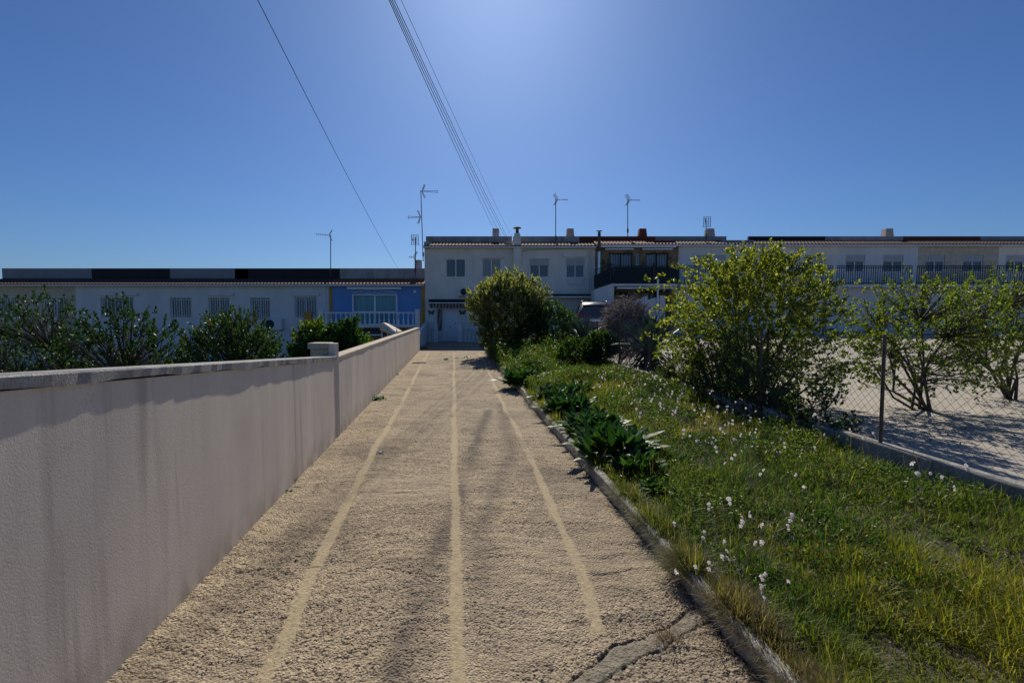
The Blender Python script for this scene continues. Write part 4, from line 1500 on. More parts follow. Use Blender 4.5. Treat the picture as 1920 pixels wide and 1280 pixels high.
def leaf_geo(pos, dr, L, W, fold=.25, roll=None):
    """folded 4-vertex leaves"""
    n = len(pos)
    r = rng.normal(size=(n, 3)) if roll is None else roll
    side = unit(np.cross(dr, r))
    nor = np.cross(side, dr)
    L = np.broadcast_to(L, (n,))[:, None]
    W = np.broadcast_to(W, (n,))[:, None]
    mid = pos + dr * L * .45
    tip = pos + dr * L - nor * L * .12
    V = np.stack([pos, mid + side * W * .5 + nor * W * fold, tip, mid - side * W * .5 + nor * W * fold], 1).reshape(-1, 3)
    b = np.arange(n)[:, None] * 4
    F = np.concatenate([b + [0, 1, 2], b + [0, 2, 3]], 1).reshape(-1, 3)
    return V, F


def ribbons(pos, dr, L, W, bend, prof, n=4, across=2, fold=.25, wave=0, tiltdown=True):
    """arching strips"""
    N = len(pos)
    L = np.broadcast_to(L, (N,)); W = np.broadcast_to(W, (N,)); bend = np.broadcast_to(bend, (N,))
    h = dr.copy(); h[:, 2] = 0
    h = unit(h + 1e-6)
    side = unit(np.cross(dr, np.array([0, 0, 1.0]) + 1e-3))
    t = np.linspace(0, 1, n + 1)
    C = pos[:, None] + dr[:, None] * (L[:, None] * t)[..., None]
    C = C + (h[:, None] * .35 - np.array([0, 0, 1.0])) * (bend[:, None] * L[:, None] * t ** 2)[..., None]
    w_ = W[:, None] * prof(t)[None]
    if wave:
        ph = rng.uniform(0, 6, (N, 1))
        C = C + side[:, None] * (np.sin(t * 6 + ph) * wave * L[:, None] * t)[..., None]
    if across == 2:
        V = np.stack([C - side[:, None] * w_[..., None] / 2, C + side[:, None] * w_[..., None] / 2], 2)
    else:
        tang = np.gradient(C, axis=1)
        nor = unit(np.cross(side[:, None], tang))
        rip = (rng.random((N, n + 1)) - .5)[..., None] * w_[..., None] * .25 if wave else 0
        V = np.stack([C - side[:, None] * w_[..., None] / 2 + nor * (w_[..., None] * fold + rip), C, C + side[:, None] * w_[..., None] / 2 + nor * (w_[..., None] * fold - rip)], 2)
    k = across
    V = V.reshape(-1, 3)
    base = np.arange(N)[:, None, None, None] * (n + 1) * k
    i = np.arange(n)[None, :, None, None] * k
    j = np.arange(k - 1)[None, None, :, None]
    q = base + i + j + np.array([0, 1, k + 1, k])
    return V, q.reshape(-1, 4)


def sticks(name, P0, P1, r0, r1, mat, parent=None, n=5):
    P0, P1 = np.asarray(P0, float), np.asarray(P1, float)
    N = len(P0)
    d = unit(P1 - P0)
    u = unit(np.cross(d, np.array([.31, .77, .55])))
    w_ = np.cross(d, u)
    a = np.arange(n) * 2 * math.pi / n
    ring = u[:, None] * np.cos(a)[None, :, None] + w_[:, None] * np.sin(a)[None, :, None]
    r0 = np.broadcast_to(r0, (N,))[:, None, None]; r1 = np.broadcast_to(r1, (N,))[:, None, None]
    V = np.concatenate([P0[:, None] + ring * r0, P1[:, None] + ring * r1], 1).reshape(-1, 3)
    b = np.arange(N)[:, None, None] * 2 * n
    i = np.arange(n)[None, :, None]
    j = (i + 1) % n
    F = np.concatenate([b + i, b + j, b + n + j, b + n + i], -1).reshape(-1, 4)
    return fast_mesh(name, V, F, mat, parent, smooth=True)


def branch_net(base, tips, stems=6, seed=1):
    """stems from the base to each tip through shared forks"""
    r = np.random.default_rng(seed)
    tips = np.asarray(tips)
    cen = tips.mean(0)
    forks = []
    hub = tips[r.choice(len(tips), stems, replace=False)]
    P0, P1, R0, R1 = [], [], [], []
    h = cen[2] - base[2]
    for t in hub:
        f0 = np.array(base) + np.array([r.normal() * .08, r.normal() * .08, 0])
        f1 = np.array(base) + (t - base) * .35 + r.normal(size=3) * .08 * h
        f2 = np.array(base) + (t - base) * .68 + r.normal(size=3) * .08 * h
        P0 += [f0, f1]; P1 += [f1, f2]; R0 += [.020 * h, .014 * h]; R1 += [.014 * h, .009 * h]
        forks += [f1, f2]
    forks = np.array(forks)
    for t in tips:
        k = np.argmin(np.linalg.norm(forks - t, axis=1) + r.random(len(forks)) * .15)
        mid = (forks[k] + t) / 2 + r.normal(size=3) * .04
        P0 += [forks[k], mid]; P1 += [mid, t]; R0 += [.006 * h, .004 * h]; R1 += [.004 * h, .002 * h]
    return np.array(P0), np.array(P1), np.array(R0), np.array(R1)


def colours(n, k, a, b, c=None, pc=.0, jit=.15, mixv=None):
    t = rng.random((n, 1)) if mixv is None else np.clip(mixv.reshape(-1, 1) + rng.normal(size=(n, 1)) * .12, 0, 1)
    C = np.array(a) * (1 - t) + np.array(b) * t
    if c is not None:
        m = rng.random((n, 1)) < pc
        C = np.where(m, np.array(c), C)
    C = C * (1 + rng.normal(size=(n, 1)) * jit)
    return np.repeat(np.clip(C, .004, .9), k, 0)


def crown_tips(n, cen, rad, rmin=.45, seed=0, low=-.75, lump=.25, dense_top=False):
    """sprig positions through an uneven crown volume"""
    r = np.random.default_rng(seed)
    d = unit(r.normal(size=(n * 2, 3)))
    d = d[d[:, 2] > low][:n]
    f = 1 - lump + lump * 2 * fbm(d[:, 0] * 2.2 + seed, d[:, 1] * 2.2 + d[:, 2] * 1.7, 3, seed)
    f = f + .12 * (r.random(len(d)) ** 4)
    rr = rmin + (1 - rmin) * r.random(len(d)) ** .45
    return np.array(cen) + d * np.array(rad) * (f * rr)[:, None], d


def sprig_shrub(e, cen, rad, nt, per, L, W, ca, cb, mat, seed, spread=.7, up=.5, cc=None, pc=0, base=None, stems=6, tipcol=None, tipz=None, sprig=.18, lump=.28, rmin=.45, low=-.75, bark='bark', leafname="foliage", gap=.0):
    tips, d = crown_tips(nt, cen, rad, rmin=rmin, seed=seed, lump=lump, low=low)
    if gap:
        keep = fbm(tips[:, 0] * 2.1 + seed, tips[:, 2] * 2.1 + tips[:, 1], 2, seed + 3) > gap
        tips, d = tips[keep], d[keep]
    nt = len(tips)
    ax = unit(d * .7 + np.array([0, 0, up]) + rng.normal(size=d.shape) * .25)
    T = np.repeat(tips, per, 0)
    A = np.repeat(ax, per, 0)
    s = rng.random((len(T), 1))
    pos = T + A * (s - .75) * sprig
    rnd = unit(rng.normal(size=T.shape))
    dr = unit(A * (.35 + .9 * s) + rnd * spread)
    LL = L * rng.uniform(.6, 1.2, len(T)) * (1.1 - .35 * s[:, 0])
    V, F = leaf_geo(pos, dr, LL, W * rng.uniform(.7, 1.25, len(T)))
    C = colours(len(T), 4, ca, cb, cc, pc)
    if tipcol is not None:
        # high, outer sprigs: young growth on the oleander, painted sunlight on the tall shrub
        q = np.clip((T[:, 2] - tipz[0]) / (tipz[1] - tipz[0]), 0, 1) * (rng.random(len(T)) < .55) * (s[:, 0] > .3)
        q = np.repeat(q, 4)[:, None]
        C = C * (1 - q) + np.array(tipcol) * q
    fast_mesh(leafname, V, F, M[mat], e, col=C)
    base = base if base is not None else (cen[0], cen[1], cen[2] - rad[2])
    P0, P1, R0, R1 = branch_net(np.array(base), tips[:: max(1, nt // 260)], stems, seed)
    sticks("branches", P0, P1, R0, R1, M[bark], e)


G1, G2 = (.035, .085, .022), (.075, .15, .035)

# the round oleander
ol = empty("oleander_bush", (-.05, 19.6, .05), "big round oleander with yellow tipped top beside the end of the drive", "bush")
sprig_shrub(ol, (-.10, 19.7, 1.92), (1.58, 1.5, 1.56), 1500, 22, .16, .030, (.045, .075, .030), (.11, .14, .06), 'leaf', 3, spread=.55, up=.75, base=(-.1, 19.7, .0), stems=14,
            tipcol=(.50, .50, .24), tipz=(1.3, 3.0), sprig=.30, lump=.42, rmin=.5, low=-.95)
# bushes right of it
s1_ = empty("green_bush", (1.75, 19, .05), "loose green bush just right of the round oleander", "bush")
sprig_shrub(s1_, (1.70, 19.0, 1.10), (.95, .9, 1.0), 620, 16, .085, .045, (.03, .075, .025), (.08, .14, .045), 'leaf', 5, base=(1.55, 19, 0), lump=.3)
s2_ = empty("green_bush", (2.3, 17.8, .05), "low dark bush under the small agave", "bush")
sprig_shrub(s2_, (1.95, 17.0, .45), (.85, .7, .5), 300, 14, .07, .04, (.03, .065, .02), (.08, .11, .035), 'leaf', 6, base=(1.95, 17, 0), lump=.3)
# ivy mound climbing to the right
iv = empty("ivy_mound", (2.2, 14.2, .05), "dark ivy mound rising to the right before the bare twigs", "ivy")
sprig_shrub(iv, (1.95, 14.2, .45), (.62, .6, .52), 520, 12, .065, .055, (.025, .065, .018), (.07, .13, .03), 'leaf', 8, base=(1.95, 14.2, 0), lump=.2, rmin=.7)
sprig_shrub(iv, (2.6, 14.3, .74), (.5, .5, .44), 420, 12, .065, .055, (.025, .065, .018), (.07, .13, .03), 'leaf', 9, base=(2.5, 14.3, 0), lump=.2, rmin=.7)


# bare twiggy bush
def bare_bush(label, cen, rad, n, seed, base):
    e = empty("bare_bush", base, label, "bush")
    r = np.random.default_rng(seed)
    tips, d = crown_tips(n, cen, rad, rmin=.35, seed=seed, lump=.2, low=-.8)
    P0, P1, R0, R1 = branch_net(np.array(base), tips[:n // 3], 12, seed)
    sticks("branches", P0, P1, R0 * .8, R1 * .8, M['twig'], e, 4)
    # fine crooked twigs
    a = np.repeat(tips, 5, 0)
    q = a + r.normal(size=a.shape) * .10
    q2 = q + r.normal(size=a.shape) * .09
    sticks("twigs", np.concatenate([a, q]), np.concatenate([q, q2]), .0075, .005, M['twig'], e, 3)
    return e


bare_bush("leafless grey brown bush tangled in front of the parked car", (3.58, 15.4, 1.10), (.80, .7, 1.05), 850, 4, (3.35, 15.4, .0))


def agave(label, loc, n, L, W, seed, spread=(.15, 1.2), col=((.045, .085, .07), (.075, .12, .10)), bend=.12, skirt=0, name="agave"):
    r = np.random.default_rng(seed)
    e = empty(name, loc, label, "agave")
    th = r.uniform(0, 2 * math.pi, n)
    el = spread[0] + (spread[1] - spread[0]) * r.random(n) ** .8
    dr = np.stack([np.cos(th) * np.cos(el), np.sin(th) * np.cos(el), np.sin(el)], -1)
    pos = np.array(loc) + dr * np.array([.10, .10, .02])
    prof = lambda t: np.interp(t, [0, .15, .45, .75, .93, 1], [.75, .7, 1, .75, .25, .0])
    V, F = ribbons(pos, dr, L * r.uniform(.75, 1.1, n), W * r.uniform(.8, 1.1, n), bend * r.uniform(.3, 1.5, n), prof, 9, 3, .16)
    fast_mesh("leaves", V, F, M['agave'], e, col=colours(n, 30, col[0], col[1]), smooth=False)
    if skirt:
        th = r.uniform(0, 2 * math.pi, 70)
        dr = np.stack([np.cos(th) * .8, np.sin(th) * .8, r.uniform(-.9, -.1, 70)], -1)
        dr = unit(dr)
        pos = np.array(loc) + np.stack([np.cos(th) * .12, np.sin(th) * .12, r.uniform(-.45, .05, 70)], -1)
        V, F = ribbons(pos, dr, r.uniform(.3, .6, 70), .11, .35, prof, 6, 3, .1)
        tag(fast_mesh("dead_leaves", V, F, M['bark'], e), "brown dead leaves hanging under the crown")
        m = MB(); m.tube((loc[0], loc[1], 0), (loc[0], loc[1], loc[2] + .05), .2, .16, 12); m.build("trunk", M['bark'], e)
    return e


agave("big blue green agave with broad leaves on a dark trunk left of the tall shrub", (3.72, 13.2, .72), 44, 1.08, .36, 5, spread=(.0, 1.5), skirt=1, bend=.10)
agave("small agave with narrow leaves below the parked car", (2.47, 17.2, .76), 46, 1.0, .14, 9, spread=(.1, 1.45), skirt=1)

# tall yellow-green shrub on the right, sprays reaching left
tall = empty("tall_shrub", (4.35, 8.9, .05), "tall loose yellow green shrub at the right behind the white flowers", "shrub")
YG1, YG2 = (.08, .13, .022), (.22, .26, .045)
sprig_shrub(tall, (4.45, 8.9, 1.42), (1.58, 1.2, 1.42), 2500, 15, .060, .033, YG1, YG2, 'leaf', 12, spread=.9, up=.4, base=(4.4, 8.9, .0), stems=12, tipcol=(.36, .38, .05), tipz=(.7, 2.4), lump=.40, rmin=.22, sprig=.16, gap=.27, low=-1, cc=(.32, .33, .06), pc=.06)  # tipcol puts the sunlit yellow of the upper leaves into their colour
def sprays(e, list_, per=9):
    Ps, Ds = [], []
    P0, P1 = [], []
    for (a, b) in list_:
        a, b = np.array(a), np.array(b)
        prev = a
        for k in range(1, 13):
            t = k / 12
            q_ = a + (b - a) * t + np.array([0, 0, .10 * math.sin(t * 3)]) + rng.normal(size=3) * .015
            P0.append(prev); P1.append(q_)
            prev = q_
            if t > .2:
                for _ in range(per):
                    Ps.append(q_ + rng.normal(size=3) * .02); Ds.append((b - a) / np.linalg.norm(b - a) * .4 + rng.normal(size=3) * .6 + np.array([0, 0, .3]))
    V, F = leaf_geo(np.array(Ps), unit(np.array(Ds)), .07 * rng.uniform(.6, 1.2, len(Ps)), .034)
    fast_mesh("spray_leaves", V, F, M['leaf'], e, col=colours(len(Ps), 4, YG1, YG2, (.42, .42, .07), .3))
    sticks("spray_twigs", P0, P1, .005, .004, M['bark'], e, 4)
def ap(px, py, Y): v = at(px, py, Y); return (v.x, v.y, v.z)
sp_list = [(ap(1330, 655, 8.8), ap(1203, 634, 8.4)), (ap(1330, 600, 8.8), ap(1222, 582, 8.4)), (ap(1330, 560, 8.8), ap(1206, 545, 8.5)),
           (ap(1340, 560, 8.8), ap(1212, 522, 8.5)), (ap(1340, 540, 8.8), ap(1262, 500, 8.6)), (ap(1350, 540, 8.8), ap(1300, 488, 8.6)), (ap(1370, 540, 8.8), ap(1375, 468, 8.6)),
           (ap(1420, 540, 8.8), ap(1432, 464, 8.6)), (ap(1320, 690, 8.8), ap(1262, 720, 8.4)), (ap(1330, 640, 8.8), ap(1232, 660, 8.4)),
           (ap(1400, 560, 8.8), ap(1412, 470, 8.7)), (ap(1330, 600, 8.8), ap(1255, 560, 8.4)), (ap(1300, 600, 8.8), ap(1235, 612, 8.4)), (ap(1310, 720, 8.6), ap(1285, 772, 8.2)), (ap(1325, 700, 8.6), ap(1310, 770, 8.2))]
for _ in range(46):
    th, ph = rng.uniform(0, 6.28), rng.uniform(-.1, 1.3)
    d_ = np.array([math.cos(th) * math.cos(ph), math.sin(th) * math.cos(ph), math.sin(ph)])
    c0 = np.array([4.35, 8.9, 1.5])
    sp_list.append((tuple(c0 + d_ * [1.0, .9, .8]), tuple(c0 + d_ * np.array([1.6, 1.4, 1.45]) * rng.uniform(.85, 1.05))))
sprays(tall, sp_list, 8)
# thick stems showing low down
P0, P1, R0_, R1_ = [], [], [], []
for k in range(9):
    b0 = np.array([4.35 + rng.normal() * .35, 8.9 + rng.normal() * .25, 0.])
    b1 = b0 + [rng.normal() * .12, rng.normal() * .1, .65]
    b2 = b1 + [rng.normal() * .25, rng.normal() * .2, .75]
    P0 += [b0, b1]; P1 += [b1, b2]; R0_ += [.045, .032]; R1_ += [.032, .018]
sticks("stems", P0, P1, np.array(R0_), np.array(R1_), M['bark'], tall, 7)

# shrubs that continue the boundary beyond the photograph's right edge
for k, (x, y, s, lab) in enumerate(((7.1, 8.4, 1.0, "next tall shrub to the right along the low wall"), (9.6, 9.5, 1.15, "outermost tall shrub at the far right"))):
    e = empty("tall_shrub", (x, y, .05), lab, "shrub")
    sprig_shrub(e, (x, y, 1.25 * s), (1.25, 1.1, 1.15 * s), 700, 14, .065, .034, (.05, .10, .022), YG2, 'leaf', 20 + k, spread=.9, base=(x, y, 0), stems=9, lump=.3, rmin=.35, gap=.3)

ud = empty("wall_creeper", (3.6, 10.6, .05), "dark tangled creeper filling the wire fence under the tall shrub", "creeper")
for k, (x, y, rx, rz) in enumerate(((DX(4.55, 7.4), 7.4, .75, .62), (DX(4.6, 8.6), 8.6, .8, .7), (DX(4.6, 10.0), 10.0, .65, .5), (DX(4.6, 6.2), 6.2, .6, .5))):
    sprig_shrub(ud, (x, y, rz * .8), (rx * .7, rx, rz), 420, 12, .05, .03, (.03, .06, .018), (.08, .12, .03), 'leaf', 80 + k, base=(x, y, 0), stems=5, lump=.3, rmin=.3, gap=.3)

# bushes behind the left wall (rooted on the lower garden)
lb = empty("orange_tree", (-4.35, 9.0, -1.55), "dark small leaved tree at the left edge behind the wall", "tree")
sprig_shrub(lb, (-5.12, 9.0, .52), (.88, .9, 1.2), 1500, 15, .055, .033, (.03, .075, .022), (.075, .14, .035), 'gloss_leaf', 31, base=(-5.1, 9, -1.55), stems=8, cc=(.16, .07, .02), pc=.05, rmin=.5, lump=.18)
lt = empty("citrus_tree", (-3.95, 10.2, -1.55), "glossy dark citrus tree behind the wall step and masonry post", "tree")
sprig_shrub(lt, (-4.03, 10.2, .66), (.54, .6, .84), 800, 15, .085, .05, (.03, .09, .018), (.08, .17, .03), 'gloss_leaf', 33, base=(-3.95, 10.2, -1.55), stems=7, tipcol=(.30, .36, .04), tipz=(.9, 1.5), rmin=.5, lump=.22)
sprig_shrub(lt, (-3.55, 10.4, .72), (.46, .5, .84), 640, 15, .085, .05, (.03, .085, .018), (.075, .155, .03), 'gloss_leaf', 34, base=(-3.35, 10.3, -1.55), stems=6, rmin=.5, lump=.25)
lt2 = empty("citrus_tree", (-3.25, 12.0, -1.55), "lower citrus bush behind the sunlit coping right of the dark citrus tree", "tree")
sprig_shrub(lt2, (-3.95, 12.2, .45), (.55, .5, .78), 520, 14, .10, .06, (.03, .085, .018), (.08, .16, .03), 'gloss_leaf', 35, base=(-3.7, 12.2, -1.55), stems=6, tipcol=(.28, .38, .05), tipz=(.6, 1.2), lump=.3)
for k, (x, y, s, lab) in enumerate(((-8.2, 10.5, 1.2, "round garden tree left of the frame behind the wall"), (-12.5, 13, 1.5, "large garden tree further out on the left"), (-17.5, 15, 1.6, "outermost garden tree on the left"))):
    e = empty("garden_tree", (x, y, -1.55), lab, "tree")
    sprig_shrub(e, (x, y, .35 * s), (1.2 * s, 1.1 * s, 1.15 * s), 700, 14, .075, .045, (.02, .06, .018), (.06, .12, .03), 'gloss_leaf', 40 + k, base=(x, y, -1.55), stems=8, lump=.25)


# broad-leaved clumps along the kerb
def broad_clump(label, x, y, n, L, W, seed, name="broad_leaf_plant"):
    r = np.random.default_rng(seed)
    e = empty(name, (x, y, .08), label, "plant", "broad leaved plants along the kerb")
    th = r.uniform(0, 2 * math.pi, n)
    el = r.uniform(.5, 1.45, n)
    dr = np.stack([np.cos(th) * np.cos(el), np.sin(th) * np.cos(el), np.sin(el)], -1)
    off = np.clip(r.normal(size=(n, 2)), -1.5, 1.5) * L * .36
    pos = np.stack([x + off[:, 0], y + off[:, 1], np.full(n, .08)], -1)
    prof = lambda t: np.interp(t, [0, .12, .3, .55, .8, .94, 1], [.10, .14, .62, 1, .78, .35, 0])
    V, F = ribbons(pos, dr, L * r.uniform(.55, 1.1, n), W * r.uniform(.7, 1.2, n), r.uniform(.1, .45, n), prof, 8, 3, .15, wave=.03)
    fast_mesh("leaves", V, F, M['gloss_leaf'], e, col=colours(n, 27, (.022, .07, .018), (.05, .125, .03)), smooth=True)


bl = [("largest broad leaved clump spilling over the kerb", (1112, 868), .22, 380, .47, .095),
      ("second broad leaved clump behind the largest one", (1078, 822), .25, 300, .44, .09),
      ("small broad leaved clump nearest the camera on the kerb", (1165, 898), .14, 150, .30, .07),
      ("third broad leaved clump where the kerb begins", (1040, 785), .22, 290, .43, .09),
      ("fourth broad leaved clump close behind the third", (1012, 760), .3, 240, .42, .09),
      ("dark broad leaved clump at the drive's bend beyond the kerb end", (965, 728), .15, 220, .52, .105),
      ("farthest broad leaved clump near the oleander", (957, 708), .5, 160, .50, .10),
      ("broad leaved clump in the grass by the low wall", (1160, 735), .0, 110, .36, .085),
      ("low broad leaved clump inside the bed behind the kerb plants", (1085, 745), .0, 150, .38, .09),
      ("tiny broad leaved seedling at the kerb in front", (1222, 935), .05, 50, .17, .055)]
for k, (lab, pp, off, n, L, W) in enumerate(bl):
    p_ = gnd(*pp)
    broad_clump(lab, p_.x + off, p_.y, n, L, W, 60 + k)


# small weeds in the drive's joints
def weed(label, px, py, n, L, W, seed, col=((.03, .09, .02), (.08, .16, .035)), name="weed", mat='leaf', bend=.5):
    p_ = gnd(px, py)
    r = np.random.default_rng(seed)
    th = r.uniform(0, 2 * math.pi, n); el = r.uniform(.2, 1.4, n)
    dr = np.stack([np.cos(th) * np.cos(el), np.sin(th) * np.cos(el), np.sin(el)], -1)
    pos = np.stack([p_.x + r.normal(size=n) * L * .35, p_.y + r.normal(size=n) * L * .35, np.zeros(n)], -1)
    prof = lambda t: np.interp(t, [0, .2, .6, 1], [.3, .7, 1, 0])
    V, F = ribbons(pos, dr, L * r.uniform(.4, 1.1, n), W, bend, prof, 4, 3, .15)
    o = fast_mesh(name, V, F, M[mat], None, col=colours(n, 15, *col))
    tag(o, label, "weed", "weeds rooted in the drive")


weed("green weed tuft at the foot of the stucco wall halfway along", 709, 748, 70, .16, .035, 1)
weed("small green weed at the foot of the wall nearest the camera", 536, 922, 40, .055, .014, 2)
weed("tiny light green weed just beyond the nearest one by the wall", 552, 902, 24, .06, .012, 3)
weed("faint weed at the wall foot further up the drive", 744, 703, 30, .10, .025, 4)
weed("bushy weed at the end of the stucco wall", 790, 654, 60, .35, .05, 5, col=((.08, .10, .05), (.16, .17, .09)))
weed("leftmost flat weed in the joint across the drive", 836, 674, 90, .13, .03, 6)
weed("middle flat weed in the joint across the drive", 856, 672, 60, .10, .03, 7)
weed("upright weed at the right of the joint across the drive", 876, 671, 50, .22, .03, 8)
weed("dry brown grass tuft growing from the cracked mortar joint", 1252, 1198, 130, .10, .0035, 9, col=((.10, .06, .04), (.22, .14, .09)), name="dry_tuft", mat='grass', bend=.3)
weed("dry straw tuft leaning over the kerb at the bottom right", 1392, 1180, 200, .20, .004, 10, col=((.13, .09, .05), (.30, .21, .12)), name="dry_tuft", mat='grass', bend=.5)
weed("dry straw tuft hugging the kerb further down right", 1420, 1238, 160, .17, .004, 11, col=((.13, .09, .05), (.28, .20, .12)), name="dry_tuft", mat='grass', bend=.5)

for px, py, s, lab in ((712, 851, .035, "crumpled white paper scrap on the left mortar band"), (797, 681, .05, "pale scrap beside the dark cover plate")):
    p_ = gnd(px, py)
    m = MB()
    k = 7
    ring = [(p_.x + s * (1 + .4 * random.random()) * math.cos(6.28 * i / k), p_.y + s * .8 * math.sin(6.28 * i / k), .014 + .012 * random.random()) for i in range(k)]
    m.hull(ring, [(p_.x + (x - p_.x) * .7, p_.y + (y - p_.y) * .7, z + .012) for x, y, z in ring])
    tag(m.build("paper_scrap", M['paper']), lab, "litter")
p_ = gnd(785, 680.5)
m = MB(); m.box(p_.x - .2, p_.x + .2, p_.y - .2, p_.y + .2, .0, .016)
tag(m.build("cover_plate", M['drain'], bevel=.004), "dark square metal cover plate in the drive by the wall", "cover")


# ---- gaura: white flowers on wiry stems
def gaura_parts():
    n = 9
    pet = []
    for a in (-.9, -.3, .3, .9, 2.6, 3.7):
        pet.append((math.cos(a + 1.57), math.sin(a + 1.57)))
    V, F = [], []
    for i, (cx, cz) in enumerate(pet):
        b = len(V)
        l, w_ = .016, .007
        sx, sz = -cz, cx
        y = -.004
        V += [(0, 0, 0), (cx * l * .6 + sx * w_, y, cz * l * .6 + sz * w_), (cx * l, y * 2, cz * l), (cx * l * .6 - sx * w_, y, cz * l * .6 - sz * w_)]
        F += [(b, b + 1, b + 2), (b, b + 2, b + 3)]
    return np.array(V), np.array(F)


PV, PF = gaura_parts()
flower_me = {}


def flower_mesh(k):
    if k in flower_me: return flower_me[k]
    r = np.random.default_rng(500 + k)
    V = []
    F = []
    for q_ in range(1 if k < 5 else 2):
        s = r.uniform(.8, 1.25)
        a = r.uniform(-1.2, 1.2)
        t = r.uniform(-.5, .5)
        P_ = PV * s
        x = P_[:, 0] * math.cos(a) - P_[:, 1] * math.sin(a)
        y = P_[:, 0] * math.sin(a) + P_[:, 1] * math.cos(a)
        z = P_[:, 2] + y * t
        b = sum(len(v) for v in V)
        off = r.normal(size=3) * np.array([.009, .009, .016])
        V.append(np.stack([x, y, z], -1) + off)
        F.append(PF + b)
    V = np.concatenate(V); F = np.concatenate(F)
    col = np.repeat(np.array([[.86, .80, .80]]), len(V), 0) * r.uniform(.9, 1.05, (len(V), 1))
    o = fast_mesh("flower", V, F, M['petal'], None, col=col)
    me = o.data
    bpy.data.objects.remove(o)
    flower_me[k] = me
    return me


def gaura(x, y, nst, hgt, spread, seed, label, fl_scale=1.0):
    r = np.random.default_rng(seed)
    z0 = float(soil_z(x + VP * y, y))
    e = empty("gaura_plant", (x, y, z0), label, "flowering plant", "white flowering gaura plants in the bed")
    P0, P1 = [], []
    for k in range(nst):
        a = r.uniform(0, 6.28)
        top = np.array([math.cos(a) * spread * r.random(), math.sin(a) * spread * r.random(), hgt * r.uniform(.6, 1.1)])
        mid = top * [.4, .4, .55] + r.normal(size=3) * .02
        b = np.array([r.normal() * .02, r.normal() * .02, 0])
        P0 += [b, mid]; P1 += [mid, top]
        o = bpy.data.objects.new("flower", flower_mesh(int(r.integers(0, 8))))
        COL.objects.link(o); o.parent = e; o.location = top; o.rotation_euler = (r.normal() * .3, r.normal() * .3, r.normal() * .5)
        sc_ = fl_scale * r.uniform(.8, 1.25)
        o.scale = (sc_, sc_, sc_)
    P0, P1 = np.array(P0) + [x, y, z0], np.array(P1) + [x, y, z0]
    sticks("stems", P0, P1, .0016, .001, M['twig'], e, 3)
    return e


near = [(1318, 1028, "nearest white gaura at the kerb side of the grass"), (1352, 1005, "low white gaura just behind the nearest one"), (1384, 1040, "gaura with one large bloom right of the nearest one"),
        (1422, 1080, "gaura at the right edge with the biggest bloom"), (1345, 948, "white gaura beside the light green leaves in the near grass"), (1388, 965, "gaura in the middle of the near grass"),
        (1412, 940, "gaura close to the right edge in the middle of the near grass"), (1398, 892, "highest gaura of the near grass"), (1432, 890, "gaura at the right edge level with the highest one"),
        (1410, 1015, "gaura between the biggest bloom and the middle of the near grass"), (1365, 925, "gaura behind the light green leaves in the near grass"), (1436, 985, "gaura at the right edge above the biggest bloom"),
        (1380, 832, "lone gaura between the near grass and the far drift")]
for k, (px, py, lab) in enumerate(near):
    p_ = gnd(px, py, .42)
    gaura(p_.x, p_.y, 2 + k % 2, .36, .36, 200 + k, lab, .8)
drift = [(1150, 700, "leftmost gaura of the drift by the dark pot of the low wall"), (1180, 716, "second gaura from the left in the far drift"), (1214, 712, "gaura under the big agave at the low wall"),
         (1205, 742, "gaura in front of the one under the agave"), (1242, 724, "gaura against the low wall right of the agave"), (1240, 758, "gaura in the open grass below the low wall"),
         (1275, 740, "gaura at the left foot of the tall shrub"), (1270, 784, "gaura in the grass before the left foot of the tall shrub"), (1310, 758, "gaura below the hanging sprays of the tall shrub"),
         (1312, 800, "gaura in front of the hanging sprays"), (1350, 770, "gaura before the tall shrub's stems"), (1356, 815, "gaura in the grass before the tall shrub's stems"),
         (1392, 784, "gaura right of the tall shrub's stems"), (1425, 800, "gaura of the drift at the right edge by the low wall"), (1200, 690, "far small gaura behind the left end of the drift"),
         (1410, 835, "gaura of the drift at the right edge in the grass")]
for k, (px, py, lab) in enumerate(drift):
    p_ = gnd(px, py + 4, .50)
    gaura(p_.x, p_.y, 11 if py < 770 else 7, .48, .75, 300 + k, lab, .85)
for k, (x, y, lab) in enumerate(((3.6, 4.9, "gaura in the grass beyond the right edge"), (3.0, 3.6, "gaura near the bottom right beyond the edge"), (4.0, 6.3, "gaura before the low wall beyond the edge"))):
    gaura(x, y, 6, .4, .4, 400 + k, lab, 1.0)


